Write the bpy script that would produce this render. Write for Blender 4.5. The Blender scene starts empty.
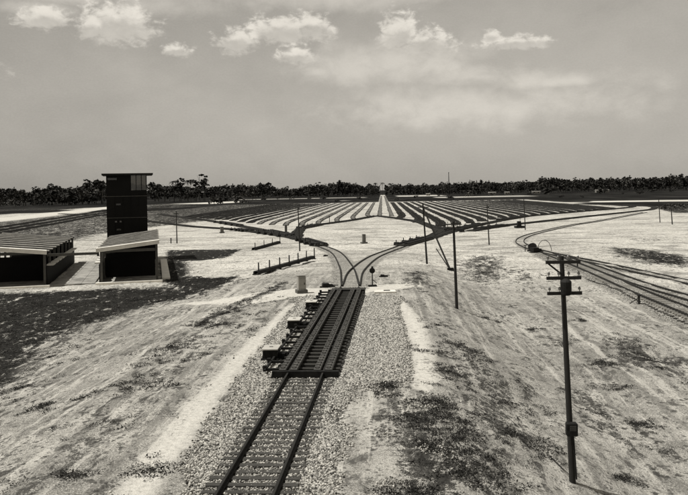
import bpy, math, random
import numpy as np
from mathutils import Vector, Matrix

random.seed(7)
rng = np.random.default_rng(11)
S = bpy.context.scene
COL = S.collection

# ------------------------------------------------------------------ camera, sky, sun, exposure
F = 738.0                      # focal length in photograph pixels
YAW = math.radians(2.95)       # the camera looks a little left of the yard's axis (+Y)
ROLL = math.radians(1.1)
CAM = np.array([0.0, 0.0, 8.0])
FWD = np.array([-math.sin(YAW), math.cos(YAW), 0.0])
RGT = np.array([math.cos(YAW), math.sin(YAW), 0.0])
UPV = np.array([0.0, 0.0, 1.0])
XC = math.cos(ROLL) * RGT - math.sin(ROLL) * UPV
YC = math.sin(ROLL) * RGT + math.cos(ROLL) * UPV

cd = bpy.data.cameras.new('camera')
cam = bpy.data.objects.new('camera', cd)
COL.objects.link(cam)
cd.sensor_width = 36.0
cd.lens = 36.0 * F / 688.0
cd.shift_y = -57.5 / 688.0
cd.clip_start = 0.1
cd.clip_end = 20000
M4 = Matrix.Identity(4)
for i in range(3):
    M4[i][0], M4[i][1], M4[i][2], M4[i][3] = XC[i], YC[i], -FWD[i], CAM[i]
cam.matrix_world = M4
S.camera = cam

def ray(px, py):
    """direction of a sight line through a point of the photograph"""
    d = FWD + XC * ((px - 344.0) / F) + YC * ((190.0 - py) / F)
    return d / np.linalg.norm(d)

SUN_EL = math.radians(64)
SUN_AZ = math.atan2(-0.95, -0.14)          # high sun from the left
sl = bpy.data.lights.new('sun', 'SUN')
sun = bpy.data.objects.new('sun', sl)
COL.objects.link(sun)
sl.energy = 4.4
sl.angle = math.radians(0.5)
sl.color = (1.0, 0.985, 0.95)
sd = Vector((math.sin(SUN_AZ) * math.cos(SUN_EL), math.cos(SUN_AZ) * math.cos(SUN_EL), math.sin(SUN_EL)))
sun.rotation_euler = sd.to_track_quat('Z', 'Y').to_euler()
sun.location = (0, 0, 60)

W = bpy.data.worlds.new('World')
S.world = W
W.use_nodes = True
S.view_settings.view_transform = 'Standard'
S.view_settings.look = 'None'
S.view_settings.exposure = 0.08
S.view_settings.gamma = 1.0
S.render.resolution_x, S.render.resolution_y = 1024, 737


class NT:
    """tiny helper for node graphs"""
    def __init__(self, tree):
        self.t = tree
        tree.nodes.clear()

    def n(self, kind, **kw):
        nd = self.t.nodes.new(kind)
        for k, v in kw.items():
            setattr(nd, k, v)
        return nd

    def put(self, sock, v):
        if v is None:
            return
        if isinstance(v, bpy.types.NodeSocket):
            self.t.links.new(v, sock)
        else:
            sock.default_value = v

    def m(self, op, a, b=None, c=None, clamp=False):
        nd = self.n('ShaderNodeMath', operation=op, use_clamp=clamp)
        for i, v in enumerate((a, b, c)):
            self.put(nd.inputs[i], v)
        return nd.outputs[0]

    def step(self, x, lo, hi):
        nd = self.n('ShaderNodeMapRange', interpolation_type='SMOOTHSTEP')
        self.put(nd.inputs[0], x)
        nd.inputs[1].default_value, nd.inputs[2].default_value = lo, hi
        nd.inputs[3].default_value, nd.inputs[4].default_value = 0.0, 1.0
        return nd.outputs[0]

    def mix(self, f, a, b):
        nd = self.n('ShaderNodeMix', data_type='RGBA')
        self.put(nd.inputs[0], f)
        self.put(nd.inputs[6], a)
        self.put(nd.inputs[7], b)
        return nd.outputs[2]

    def noise(self, vec, scale, detail=4.0, rough=0.55, dist=0.0):
        nd = self.n('ShaderNodeTexNoise')
        self.put(nd.inputs['Vector'], vec)
        nd.inputs['Scale'].default_value = scale
        nd.inputs['Detail'].default_value = detail
        nd.inputs['Roughness'].default_value = rough
        nd.inputs['Distortion'].default_value = dist
        return nd.outputs[0]

    def scale(self, vec, s):
        nd = self.n('ShaderNodeVectorMath', operation='MULTIPLY')
        self.put(nd.inputs[0], vec)
        nd.inputs[1].default_value = s
        return nd.outputs[0]


def tone(v):
    """a warm grey: the whole place is seen in sepia"""
    return (v * 1.035, v * 0.99, v * 0.885, 1.0)


def build_world():
    g = NT(W.node_tree)
    out = g.n('ShaderNodeOutputWorld')
    bg = g.n('ShaderNodeBackground')
    bg.inputs['Strength'].default_value = 0.10
    sky = g.n('ShaderNodeTexSky', sky_type='NISHITA')
    sky.sun_disc = False
    sky.sun_elevation = SUN_EL
    sky.sun_rotation = SUN_AZ
    sky.air_density = 1.0
    sky.dust_density = 2.0
    bw = g.n('ShaderNodeRGBToBW')
    g.t.links.new(sky.outputs[0], bw.inputs[0])
    co = g.n('ShaderNodeTexCoord')
    sp = g.n('ShaderNodeSeparateXYZ')
    g.t.links.new(co.outputs['Generated'], sp.inputs[0])
    az = g.m('ARCTAN2', sp.outputs[0], sp.outputs[1])
    el = g.m('ARCSINE', sp.outputs[2])
    cv = g.n('ShaderNodeCombineXYZ')
    g.put(cv.inputs[0], az)
    g.put(cv.inputs[1], g.m('MULTIPLY', el, 1.5))
    v = cv.outputs[0]
    n1 = g.noise(v, 26.0, 8.0, 0.58, 0.3)
    n2 = g.noise(v, 7.0, 5.0, 0.55, 0.4)
    n3 = g.noise(v, 2.3, 3.0, 0.5)
    n4 = g.noise(v, 340.0, 2.0, 0.7)
    n5 = g.noise(v, 75.0, 6.0, 0.62, 0.4)
    # even veil: sky luminance, pulled towards one level, with slow streaks
    base = g.m('ADD', g.m('MULTIPLY', g.m('MINIMUM', bw.outputs[0], 9.0), 0.22), 2.42)
    base = g.m('MULTIPLY', base, g.m('ADD', 0.82, g.m('MULTIPLY', n3, 0.36)))
    base = g.m('MULTIPLY', base, g.m('ADD', 0.93, g.m('MULTIPLY', n2, 0.14)))
    base = g.m('MULTIPLY', base, g.m('ADD', 0.91, g.m('MULTIPLY', n4, 0.18)))

    def blob(px, py, wx, wy, lo_cut=1.5):
        wx *= 1.35; wy *= 1.3
        d = ray(px, py)
        a0 = math.atan2(d[0], d[1]); e0 = math.asin(d[2])
        da = g.m('DIVIDE', g.m('SUBTRACT', az, a0), wx / F)
        de = g.m('DIVIDE', g.m('SUBTRACT', el, e0), wy / F)
        # flatter underside
        de = g.m('MAXIMUM', de, g.m('MULTIPLY', de, -lo_cut))
        r = g.m('SQRT', g.m('ADD', g.m('MULTIPLY', da, da), g.m('MULTIPLY', de, de)))
        return g.m('SUBTRACT', 1.0, r)

    crisp = [(46, 20, 27, 14), (92, 30, 20, 15), (118, 26, 40, 28), (176, 52, 15, 9), (236, 44, 22, 19),
             (282, 33, 36, 23), (312, 30, 24, 18), (296, 58, 22, 11), (400, 36, 22, 26), (426, 46, 30, 20), (519, 44, 34, 9),
             (492, 38, 10, 10)]
    soft = [(318, 72, 22, 9), (350, 70, 60, 26), (430, 66, 70, 26), (395, 62, 44, 20), (470, 76, 52, 18), (522, 84, 38, 16), (560, 82, 40, 10),
            (150, 6, 60, 18), (70, -2, 60, 14), (340, -5, 120, 24), (40, 8, 40, 10), (480, 110, 150, 30)]
    more = [(-150, 30, 80, 24), (-60, 70, 50, 14), (860, 20, 70, 26), (860, 70, 60, 18), (200, -110, 110, 40), (480, -130, 140, 46),
            (-300, 10, 120, 40), (1050, 10, 130, 44)]

    def union(ls):
        acc = None
        for b in ls:
            r = blob(*b)
            acc = r if acc is None else g.m('MAXIMUM', acc, r)
        return acc
    jit = g.m('ADD', g.m('MULTIPLY', g.m('SUBTRACT', n1, 0.5), 1.3), g.m('MULTIPLY', g.m('SUBTRACT', n5, 0.5), 1.1))
    jit2 = g.m('ADD', g.m('MULTIPLY', g.m('SUBTRACT', n2, 0.5), 1.4), g.m('MULTIPLY', g.m('SUBTRACT', n1, 0.5), 1.0))
    uc = union(crisp + more)
    us = union(soft)
    wide = blob(500, 110, 420, 150, 0.9)
    ac = g.step(g.m('ADD', uc, jit), 0.16, 0.62)
    asf = g.step(g.m('ADD', us, jit2), 0.0, 1.0)
    aw = g.step(g.m('ADD', wide, g.m('MULTIPLY', jit2, 0.35)), -0.1, 1.0)
    lum = g.m('ADD', g.m('ADD', base, g.m('MULTIPLY', asf, 1.6)), g.m('MULTIPLY', aw, 1.2))
    lift = union([(x, y - wy * 0.45, wx, wy) for x, y, wx, wy in crisp])
    lit = g.step(g.m('ADD', g.m('SUBTRACT', lift, union(crisp)), g.m('MULTIPLY', jit, 0.5)), -0.30, 0.25)
    crest = g.m('ADD', g.m('ADD', 5.2, g.m('MULTIPLY', lit, 2.2)), g.m('ADD', g.m('MULTIPLY', g.m('SUBTRACT', n1, 0.5), 2.0), g.m('MULTIPLY', g.m('SUBTRACT', n5, 0.5), 1.6)))
    mixv = g.n('ShaderNodeMix', data_type='FLOAT')
    g.put(mixv.inputs[0], g.m('MULTIPLY', ac, 0.85))
    g.put(mixv.inputs[2], lum)
    g.put(mixv.inputs[3], crest)
    # darker low band of distance air and below the horizon
    tint = g.n('ShaderNodeVectorMath', operation='SCALE')
    tint.inputs[0].default_value = (1.05, 0.99, 0.885)
    g.put(tint.inputs['Scale'], mixv.outputs[0])
    g.t.links.new(tint.outputs[0], bg.inputs['Color'])
    g.t.links.new(bg.outputs[0], out.inputs['Surface'])

build_world()

# ------------------------------------------------------------------ small library
def vnoise(x, y, seed=0):
    xi = np.floor(x).astype(np.int64); yi = np.floor(y).astype(np.int64)
    fx = x - xi; fy = y - yi
    fx = fx * fx * (3 - 2 * fx); fy = fy * fy * (3 - 2 * fy)

    def h(a, b):
        n = (a * 374761393 + b * 668265263 + seed * 1442695041) & 0xFFFFFFFF
        n = ((n ^ (n >> 13)) * 1274126177) & 0xFFFFFFFF
        return ((n ^ (n >> 16)) & 0xFFFF) / 65535.0
    a = h(xi, yi); b = h(xi + 1, yi); c = h(xi, yi + 1); d = h(xi + 1, yi + 1)
    return (a * (1 - fx) + b * fx) * (1 - fy) + (c * (1 - fx) + d * fx) * fy

def fbm(x, y, octs=4, seed=0):
    s = 0.0; amp = 0.5; f = 1.0
    for o in range(octs):
        s = s + amp * vnoise(x * f, y * f, seed + o * 17)
        f *= 2.03; amp *= 0.5
    return s

def sstep(x, a, b):
    t = np.clip((x - a) / (b - a), 0, 1)
    return t * t * (3 - 2 * t)

def track_x(y):
    return -3.71 + 0.0208 * (np.minimum(y, 62.0) - 19.1)

def bed_z(y):
    return -0.15 * sstep(y, 30, 60) - 2.35 * sstep(y, 56, 135)

def height0(x, y):
    """ground without small relief: the hump's embankment falling to the flat yard"""
    x = np.asarray(x, float); y = np.asarray(y, float)
    low = -2.35 - 0.25 * sstep(y, 60, 200)
    d = x - track_x(y)
    e = sstep(d, 4.6, 13.5)
    w = sstep(-d, 4.2, 22.0)
    k = np.maximum(e, w)
    return bed_z(y) * (1 - k) + low * k

def height(x, y):
    x = np.asarray(x, float); y = np.asarray(y, float)
    d = np.abs(x - track_x(y))
    near = sstep(d, 3.0, 6.0) * (1 - sstep(y, 90, 160))
    r = (fbm(x * 0.35, y * 0.35, 4, 3) - 0.47) * 0.5 + (fbm(x * 1.7, y * 1.7, 3, 9) - 0.44) * 0.16
    return height0(x, y) + near * r - 0.10 * (1 - sstep(d, 1.5, 2.2)) * (y < 62)

def ground_at(px, py):
    """the point of the ground seen at a point of the photograph"""
    d = ray(px, py)
    z = -2.5
    t = (z - CAM[2]) / d[2]
    for _ in range(40):
        p = CAM + d * t
        z = float(height0(p[0], p[1]))
        t = 0.5 * t + 0.5 * (z - CAM[2]) / d[2]
    p = CAM + d * t
    return np.array([p[0], p[1], float(height(p[0], p[1]))])

def depth_of(p):
    return float(np.dot(np.asarray(p) - CAM, FWD))

def top_height(p, py_base, py_top):
    return (py_base - py_top) * depth_of(p) / F


class MB:
    def __init__(self):
        self.v = []; self.f = []

    def add(self, vs, fs):
        n = len(self.v)
        self.v.extend([tuple(map(float, q)) for q in vs])
        self.f.extend([tuple(i + n for i in q) for q in fs])
        return self

    def box(self, c, s, rz=0.0, taper=1.0, bevel=0.0):
        cx, cy, cz = c; hx, hy, hz = s[0] / 2, s[1] / 2, s[2] / 2
        co, si = math.cos(rz), math.sin(rz)
        if bevel > 0:
            b = min(bevel, hx * .8, hy * .8, hz * .8)
            rings = [(-hz, b), (-hz + b, 0), (hz - b, 0), (hz, b)]
        else:
            rings = [(-hz, 0), (hz, 0)]
        vs = []
        for z, ins in rings:
            k = 1.0 if z < 0 else taper
            for sx, sy in ((-1, -1), (1, -1), (1, 1), (-1, 1)):
                x = sx * (hx - ins) * k; y = sy * (hy - ins) * k
                vs.append((cx + x * co - y * si, cy + x * si + y * co, cz + z))
        fs = [(3, 2, 1, 0)]
        for r in range(len(rings) - 1):
            for i in range(4):
                j = (i + 1) % 4
                fs.append((r * 4 + i, r * 4 + j, r * 4 + 4 + j, r * 4 + 4 + i))
        t = (len(rings) - 1) * 4
        fs.append((t, t + 1, t + 2, t + 3))
        return self.add(vs, fs)

    def beam(self, a, b, w, h=None):
        """a squared bar from a to b"""
        h = h or w
        a = Vector(a); b = Vector(b); d = (b - a).normalized()
        up = Vector((0, 0, 1)) if abs(d.z) < 0.95 else Vector((0, 1, 0))
        s = d.cross(up).normalized() * (w / 2); u = s.cross(d).normalized() * (h / 2)
        vs = []
        for p in (a, b):
            vs += [p - s - u, p + s - u, p + s + u, p - s + u]
        return self.add(vs, [(0, 1, 2, 3), (7, 6, 5, 4), (0, 4, 5, 1), (1, 5, 6, 2), (2, 6, 7, 3), (3, 7, 4, 0)])

    def tube(self, a, b, r0, r1=None, n=10, wob=0.0):
        r1 = r0 if r1 is None else r1
        a = Vector(a); b = Vector(b); d = (b - a).normalized()
        up = Vector((0, 0, 1)) if abs(d.z) < 0.9 else Vector((0, 1, 0))
        s = d.cross(up).normalized(); u = s.cross(d).normalized()
        vs = []
        for p, r in ((a, r0), (b, r1)):
            for i in range(n):
                t = 2 * math.pi * i / n
                vs.append(p + s * (r * math.cos(t)) + u * (r * math.sin(t)))
        fs = [tuple(range(n)), tuple(range(2 * n - 1, n - 1, -1))]
        for i in range(n):
            j = (i + 1) % n
            fs.append((i, n + i, n + j, j))
        return self.add(vs, fs)

    def lathe(self, c, prof, n=12):
        vs = []; fs = []
        for z, r in prof:
            for i in range(n):
                t = 2 * math.pi * i / n
                vs.append((c[0] + r * math.cos(t), c[1] + r * math.sin(t), c[2] + z))
        for k in range(len(prof) - 1):
            for i in range(n):
                j = (i + 1) % n
                fs.append((k * n + i, k * n + j, k * n + n + j, k * n + n + i))
        fs.append(tuple(range(n - 1, -1, -1)))
        fs.append(tuple((len(prof) - 1) * n + i for i in range(n)))
        return self.add(vs, fs)

    def mesh(self, name, mat=None, smooth=False):
        me = bpy.data.meshes.new(name)
        me.from_pydata(self.v, [], self.f)
        if mat:
            me.materials.append(mat)
        if smooth:
            me.polygons.foreach_set('use_smooth', [True] * len(me.polygons))
        me.update()
        return me

    def obj(self, name, mat, parent=None, loc=(0, 0, 0), smooth=False):
        return link(name, self.mesh(name, mat, smooth), parent, loc)


def link(name, me, parent=None, loc=(0, 0, 0), rz=0.0):
    o = bpy.data.objects.new(name, me)
    COL.objects.link(o)
    o.location = loc
    o.rotation_euler[2] = rz
    if parent:
        o.parent = parent
    return o

def tag(o, label, cat, group=None, kind=None):
    o['label'] = label
    if cat: o['category'] = cat
    if group: o['group'] = group
    if kind: o['kind'] = kind
    return o

def thing(name, label, cat, loc=(0, 0, 0), rz=0.0, group=None):
    return tag(link(name, None, None, tuple(map(float, loc)), rz), label, cat, group)

def fast_mesh(name, V, Fc, mat, smooth=False):
    """triangles from arrays"""
    me = bpy.data.meshes.new(name)
    V = np.asarray(V, np.float32); Fc = np.asarray(Fc, np.int32)
    k = Fc.shape[1]
    me.vertices.add(len(V)); me.vertices.foreach_set('co', V.ravel())
    me.loops.add(Fc.size); me.loops.foreach_set('vertex_index', Fc.ravel())
    me.polygons.add(len(Fc)); me.polygons.foreach_set('loop_start', np.arange(0, Fc.size, k, dtype=np.int32))
    me.update(calc_edges=True)
    if smooth:
        me.polygons.foreach_set('use_smooth', np.ones(len(Fc), bool))
    me.materials.append(mat)
    return me

# ------------------------------------------------------------------ materials
def material(name, v, rough=0.85, var=0.35, scale=3.0, bump=0.15, metal=0.0, island=0.0, spec=0.3, stretch=(1, 1, 1), stain=0.0):
    m = bpy.data.materials.new(name)
    m.use_nodes = True
    g = NT(m.node_tree)
    out = g.n('ShaderNodeOutputMaterial')
    b = g.n('ShaderNodeBsdfPrincipled')
    co = g.n('ShaderNodeTexCoord')
    vec = g.scale(co.outputs['Object'], stretch)
    n = g.noise(vec, scale, 6.0, 0.6)
    n2 = g.noise(vec, scale * 7.0, 4.0, 0.65)
    f = g.m('ADD', 1.0, g.m('ADD', g.m('MULTIPLY', g.m('SUBTRACT', n, 0.5), var * 2), g.m('MULTIPLY', g.m('SUBTRACT', n2, 0.5), var * 1.4)))
    if island:
        ge = g.n('ShaderNodeNewGeometry')
        f = g.m('MULTIPLY', f, g.m('ADD', 1 - island, g.m('MULTIPLY', ge.outputs['Random Per Island'], 2 * island)))
    oi = g.n('ShaderNodeObjectInfo')
    f = g.m('MULTIPLY', f, g.m('ADD', 0.88, g.m('MULTIPLY', oi.outputs['Random'], 0.24)))
    if stain:
        st = g.step(g.noise(co.outputs['Object'], scale * 0.6, 5.0, 0.6, 0.5), 0.45, 0.62)
        f = g.m('MULTIPLY', f, g.m('SUBTRACT', 1.0, g.m('MULTIPLY', st, stain)))
    f = g.m('MAXIMUM', f, 0.12)
    sc = g.n('ShaderNodeVectorMath', operation='SCALE')
    sc.inputs[0].default_value = tone(v)[:3]
    g.put(sc.inputs['Scale'], f)
    g.t.links.new(sc.outputs[0], b.inputs['Base Color'])
    b.inputs['Roughness'].default_value = rough
    b.inputs['Metallic'].default_value = metal
    b.inputs['Specular IOR Level'].default_value = spec
    if bump:
        bn = g.n('ShaderNodeBump')
        bn.inputs['Strength'].default_value = bump
        bn.inputs['Distance'].default_value = 0.03
        g.put(bn.inputs['Height'], n2)
        g.t.links.new(bn.outputs[0], b.inputs['Normal'])
    g.t.links.new(b.outputs[0], out.inputs['Surface'])
    return m

MT = {
    'rail': material('rail_steel', 0.018, 0.6, 0.4, 2.0, 0.2, 0.0, spec=0.15),
    'railtop': material('rail_running_surface', 0.10, 0.4, 0.3, 2.0, 0.0, 0.3),
    'tie': material('weathered_tie_wood', 0.06, 0.95, 0.6, 2.5, 0.5, spec=0.1, stretch=(1, 6, 6)),
    'tie_pale': material('sanded_tie_wood', 0.26, 0.95, 0.6, 2.5, 0.5, spec=0.1),
    'tie_dark': material('creosoted_tie_wood', 0.045, 0.95, 0.6, 2.5, 0.5, spec=0.1),
    'iron': material('dark_iron', 0.016, 0.7, 0.7, 3.0, 0.2, spec=0.15, stain=0.5),
    'shoe': material('worn_brake_iron', 0.06, 0.6, 0.5, 4.0, 0.2, spec=0.3),
    'grey_metal': material('grey_painted_metal', 0.13, 0.7, 0.25, 2.0, 0.1, stain=0.2),
    'pale_metal': material('pale_painted_metal', 0.30, 0.7, 0.25, 2.0, 0.1, stain=0.2),
    'lid': material('pale_lid', 0.42, 0.8, 0.25, 3.0, 0.1, stain=0.15),
    'concrete': material('pale_concrete', 0.6, 0.9, 0.22, 1.5, 0.2, stain=0.2),
    'grey_concrete': material('grey_concrete', 0.28, 0.9, 0.35, 1.0, 0.2, stain=0.4),
    'white': material('white_paint', 0.74, 0.7, 0.15, 2.0, 0.05, stain=0.12),
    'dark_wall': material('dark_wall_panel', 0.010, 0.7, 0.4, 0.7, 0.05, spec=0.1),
    'roof_dark': material('dark_roofing', 0.02, 0.9, 0.5, 1.0, 0.2, spec=0.1),
    'batten': material('pale_batten', 0.46, 0.85, 0.3, 1.5, 0.1, stain=0.35),
    'timber': material('grey_timber', 0.085, 0.9, 0.4, 3.0, 0.2),
    'pole': material('creosoted_pole', 0.028, 0.85, 0.5, 4.0, 0.3, spec=0.15, stretch=(3, 3, 0.5)),
    'glassins': material('glass_insulator', 0.10, 0.2, 0.2, 4.0, 0.0, spec=0.6),
    'ballast': None,
    'stone': material('ballast_stone', 0.27, 0.95, 0.25, 6.0, 0.2, island=0.95, spec=0.1),
    'weed': material('dark_weeds', 0.032, 0.9, 0.4, 2.0, 0.0, island=0.5, spec=0.1),
    'leaf': material('tree_foliage', 0.034, 0.9, 0.45, 0.15, 0.0, island=0.6, spec=0.1),
    'leaf_pale': material('dusty_foliage', 0.075, 0.9, 0.45, 0.15, 0.0, island=0.6, spec=0.1),
    'bark': material('bark', 0.06, 0.95, 0.4, 2.0, 0.2),
    'wood_mass': material('far_wood_foliage', 0.028, 0.9, 0.4, 0.05, 0.0, island=0.6, spec=0.05),
    'house': material('pale_house_wall', 0.32, 0.9, 0.2, 0.3, 0.0),
}

def glass_material():
    m = bpy.data.materials.new('window_glass'); m.use_nodes = True
    g = NT(m.node_tree)
    out = g.n('ShaderNodeOutputMaterial')
    mix = g.n('ShaderNodeMixShader'); mix.inputs[0].default_value = 0.25
    tr = g.n('ShaderNodeBsdfTransparent'); tr.inputs[0].default_value = (0.62, 0.61, 0.585, 1)
    gl = g.n('ShaderNodeBsdfGlossy'); gl.inputs['Roughness'].default_value = 0.03
    gl.inputs['Color'].default_value = (0.4, 0.4, 0.39, 1)
    g.t.links.new(tr.outputs[0], mix.inputs[1]); g.t.links.new(gl.outputs[0], mix.inputs[2])
    g.t.links.new(mix.outputs[0], out.inputs['Surface'])
    return m
MT['glass'] = glass_material()

def bed_material(name, lo, hi):
    """cinder-dark ballast of the yard tracks"""
    m = bpy.data.materials.new(name); m.use_nodes = True
    g = NT(m.node_tree)
    out = g.n('ShaderNodeOutputMaterial'); b = g.n('ShaderNodeBsdfPrincipled')
    co = g.n('ShaderNodeTexCoord')
    n = g.noise(co.outputs['Object'], 0.25, 5, 0.6)
    n2 = g.noise(co.outputs['Object'], 2.5, 4, 0.7)
    f = g.step(g.m('ADD', g.m('MULTIPLY', n, 0.6), g.m('MULTIPLY', n2, 0.4)), 0.42, 0.72)
    c = g.mix(f, tone(lo), tone(hi))
    g.t.links.new(c, b.inputs['Base Color'])
    b.inputs['Roughness'].default_value = 0.95
    b.inputs['Specular IOR Level'].default_value = 0.05
    g.t.links.new(b.outputs[0], out.inputs['Surface'])
    return m
MT['ballast'] = bed_material('dark_ballast', 0.012, 0.06)
MT['ballast_pale'] = bed_material('sanded_ballast', 0.05, 0.38)

# ------------------------------------------------------------------ ground
def wpoly(pts):
    return np.array([ground_at(*p)[:2] for p in pts])

def inside(poly, X, Y, soft):
    """1 inside a polygon, 0 outside, with a soft rim 'soft' metres wide"""
    n = len(poly)
    ins = np.zeros(X.shape, bool)
    dist = np.full(X.shape, 1e9)
    lo = poly.min(0) - soft * 2; hi = poly.max(0) + soft * 2
    sel = (X > lo[0]) & (X < hi[0]) & (Y > lo[1]) & (Y < hi[1])
    x = X[sel]; y = Y[sel]
    i_ = np.zeros(x.shape, bool); d_ = np.full(x.shape, 1e9)
    for k in range(n):
        a = poly[k]; b = poly[(k + 1) % n]
        c = ((a[1] > y) != (b[1] > y))
        with np.errstate(divide='ignore', invalid='ignore'):
            xi = (b[0] - a[0]) * (y - a[1]) / (b[1] - a[1] + 1e-12) + a[0]
        i_ ^= c & (x < xi)
        ab = b - a; L = (ab ** 2).sum() + 1e-9
        t = np.clip(((x - a[0]) * ab[0] + (y - a[1]) * ab[1]) / L, 0, 1)
        d_ = np.minimum(d_, np.hypot(x - a[0] - t * ab[0], y - a[1] - t * ab[1]))
    sd_ = np.where(i_, d_, -d_)
    r = np.zeros(X.shape)
    r[sel] = sstep(sd_, -soft, soft)
    return r

VEG = [  # weeds and painted shadows: outline in the photograph, density, soft rim in metres
    ([(383, 385), (412, 392), (445, 425), (490, 455), (510, 500), (440, 510), (400, 505), (378, 440)], 0.74, 1.3),
    ([(440, 340), (520, 375), (560, 400), (575, 440), (530, 470), (450, 420), (415, 385), (420, 330)], 0.54, 2.0),
    ([(420, 310), (450, 330), (500, 380), (450, 370), (425, 345)], 0.54, 1.5),
    ([(600, 333), (640, 342), (700, 362), (700, 388), (640, 374), (605, 358)], 0.75, 2.0),
    ([(560, 382), (600, 402), (640, 436), (660, 462), (630, 458), (580, 428)], 0.70, 1.5),
    ([(455, 262), (470, 254), (505, 256), (515, 276), (490, 284), (462, 278)], 0.72, 3.0),
    ([(500, 266), (545, 270), (548, 290), (510, 290)], 0.5, 3.0),
    ([(404, 272), (424, 272), (436, 288), (418, 293), (405, 285)], 0.75, 1.6),
    ([(603, 246), (650, 249), (700, 257), (700, 270), (640, 263), (605, 253)], 0.8, 3.0),
    ([(625, 238), (675, 236), (680, 241), (628, 243)], 0.5, 3.0),
    ([(-80, 296), (165, 286), (236, 281), (215, 293), (155, 306), (95, 326), (60, 345), (20, 392), (-60, 430)], 0.94, 4.0),
    ([(165, 250), (244, 249), (224, 259), (165, 263)], 1.0, 1.2),  # tower's shadow, painted into the ground as a dark tapering band
    ([(162, 262), (188, 262), (190, 285), (162, 286)], 1.0, 1.5),  # shed's shadow, painted solid dark along its right side
    ([(180, 276), (242, 276), (226, 284), (170, 289)], 1.0, 1.0),  # pointed end of the shed's shadow, painted into the ground colour
    ([(250, 292), (285, 300), (235, 340), (190, 385), (150, 440), (110, 500), (-40, 510), (-40, 470), (60, 425), (100, 380), (170, 335)], 0.44, 2.0),
    ([(180, 328), (200, 318), (245, 298), (284, 281), (290, 285), (250, 305), (205, 326)], 0.75, 0.9),
    ([(140, 204), (330, 203.5), (262, 214), (225, 218), (180, 224), (145, 222)], 0.85, 6.0),
    ([(-140, 203), (140, 196.5), (240, 195.5), (240, 200.5), (108, 206.3), (0, 215), (-140, 226)], 1.0, 10.0),
    ([(235, 205), (345, 203), (330, 210), (262, 217), (232, 221)], 0.40, 5.0),
    ([(430, 203.5), (640, 202.5), (650, 209), (545, 216), (475, 222), (440, 214)], 0.47, 8.0),
    ([(300, 203.5), (376, 203.5), (372, 208), (330, 219), (300, 222)], 0.44, 8.0),
    ([(-60, 340), (60, 330), (20, 420), (-60, 470)], 0.55, 3.0),
    ([(640, 205), (700, 203), (700, 213), (672, 213)], 0.9, 3.0),
    ([(-120, 229), (0, 221.5), (108, 209.5), (240, 205), (300, 204), (232, 219), (190, 223), (150, 228), (108, 234), (60, 246), (-120, 264)], 0.78, 5.0),
]
PATHS = [
    ([(100, 505), (150, 445), (200, 392), (240, 348), (282, 308), (300, 300), (290, 312), (240, 372), (200, 430), (150, 505)], 0.95, 0.6),
    ([(404, 300), (424, 320), (444, 378), (430, 392), (412, 388), (410, 345), (398, 305)], 1.0, 0.5),
    ([(352, 384), (380, 388), (376, 440), (374, 505), (338, 505), (345, 430)], 0.45, 0.35),
    ([(165, 306), (240, 296), (300, 288), (345, 288), (425, 284), (425, 290), (350, 293), (300, 298), (235, 306)], 0.9, 0.6),
    ([(-80, 226), (60, 211.5), (108, 206.5), (240, 201), (240, 202.5), (108, 209), (60, 216), (-80, 231)], 0.85, 4.0),
    ([(0, 362), (50, 312), (62, 312), (10, 362)], 0.9, 0.8),
    ([(590, 201), (700, 199.5), (700, 201.3), (590, 202.4)], 0.8, 5.0),
]
GRAVEL = [(175, 505), (205, 435), (248, 372), (288, 312), (300, 297), (400, 297), (418, 378), (388, 386), (350, 392), (340, 430), (332, 505)]
GRAVEL_W = None
VEG_SHADE_W = [(wpoly(p), d, s) for p, d, s in VEG]
PATHS_W = [(wpoly(p), d, s) for p, d, s in PATHS]
GRAVEL_W = wpoly(GRAVEL)

BALLAST_LINES = [([np.array([track_x(61.0), 61.0])] + [ground_at(*p)[:2] for p in ps], w, v) for ps, w, v in (
    ([(345.6, 266), (335.4, 252.6), (316.7, 245), (300, 239.5)], 1.9, 0.62), ([(358.3, 269.7), (378, 255.5), (405, 245.3), (430, 238.5)], 1.9, 0.62))]
BALLAST_LINES += [([ground_at(*p)[:2] for p in ps], w, v) for ps, w, v in (
    ([(548, 254), (568, 262), (603, 277), (638, 293), (688, 314), (740, 335)], 3.2, 0.62), ([(553, 254.3), (590, 266), (640, 284.2), (688, 298.5), (740, 314)], 2.2, 0.55),
    ([(571, 225.6), (540, 232.5), (524, 237.5), (520, 242.5), (530, 248.3), (545, 252.5), (589, 261.4), (640, 272.3), (740, 294)], 1.9, 0.5))]

def veg_shade_mask(X, Y):
    r = np.zeros(X.shape)
    for p, d, s in VEG_SHADE_W:
        r = np.maximum(r, d * inside(p, X, Y, s))
    return r

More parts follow.
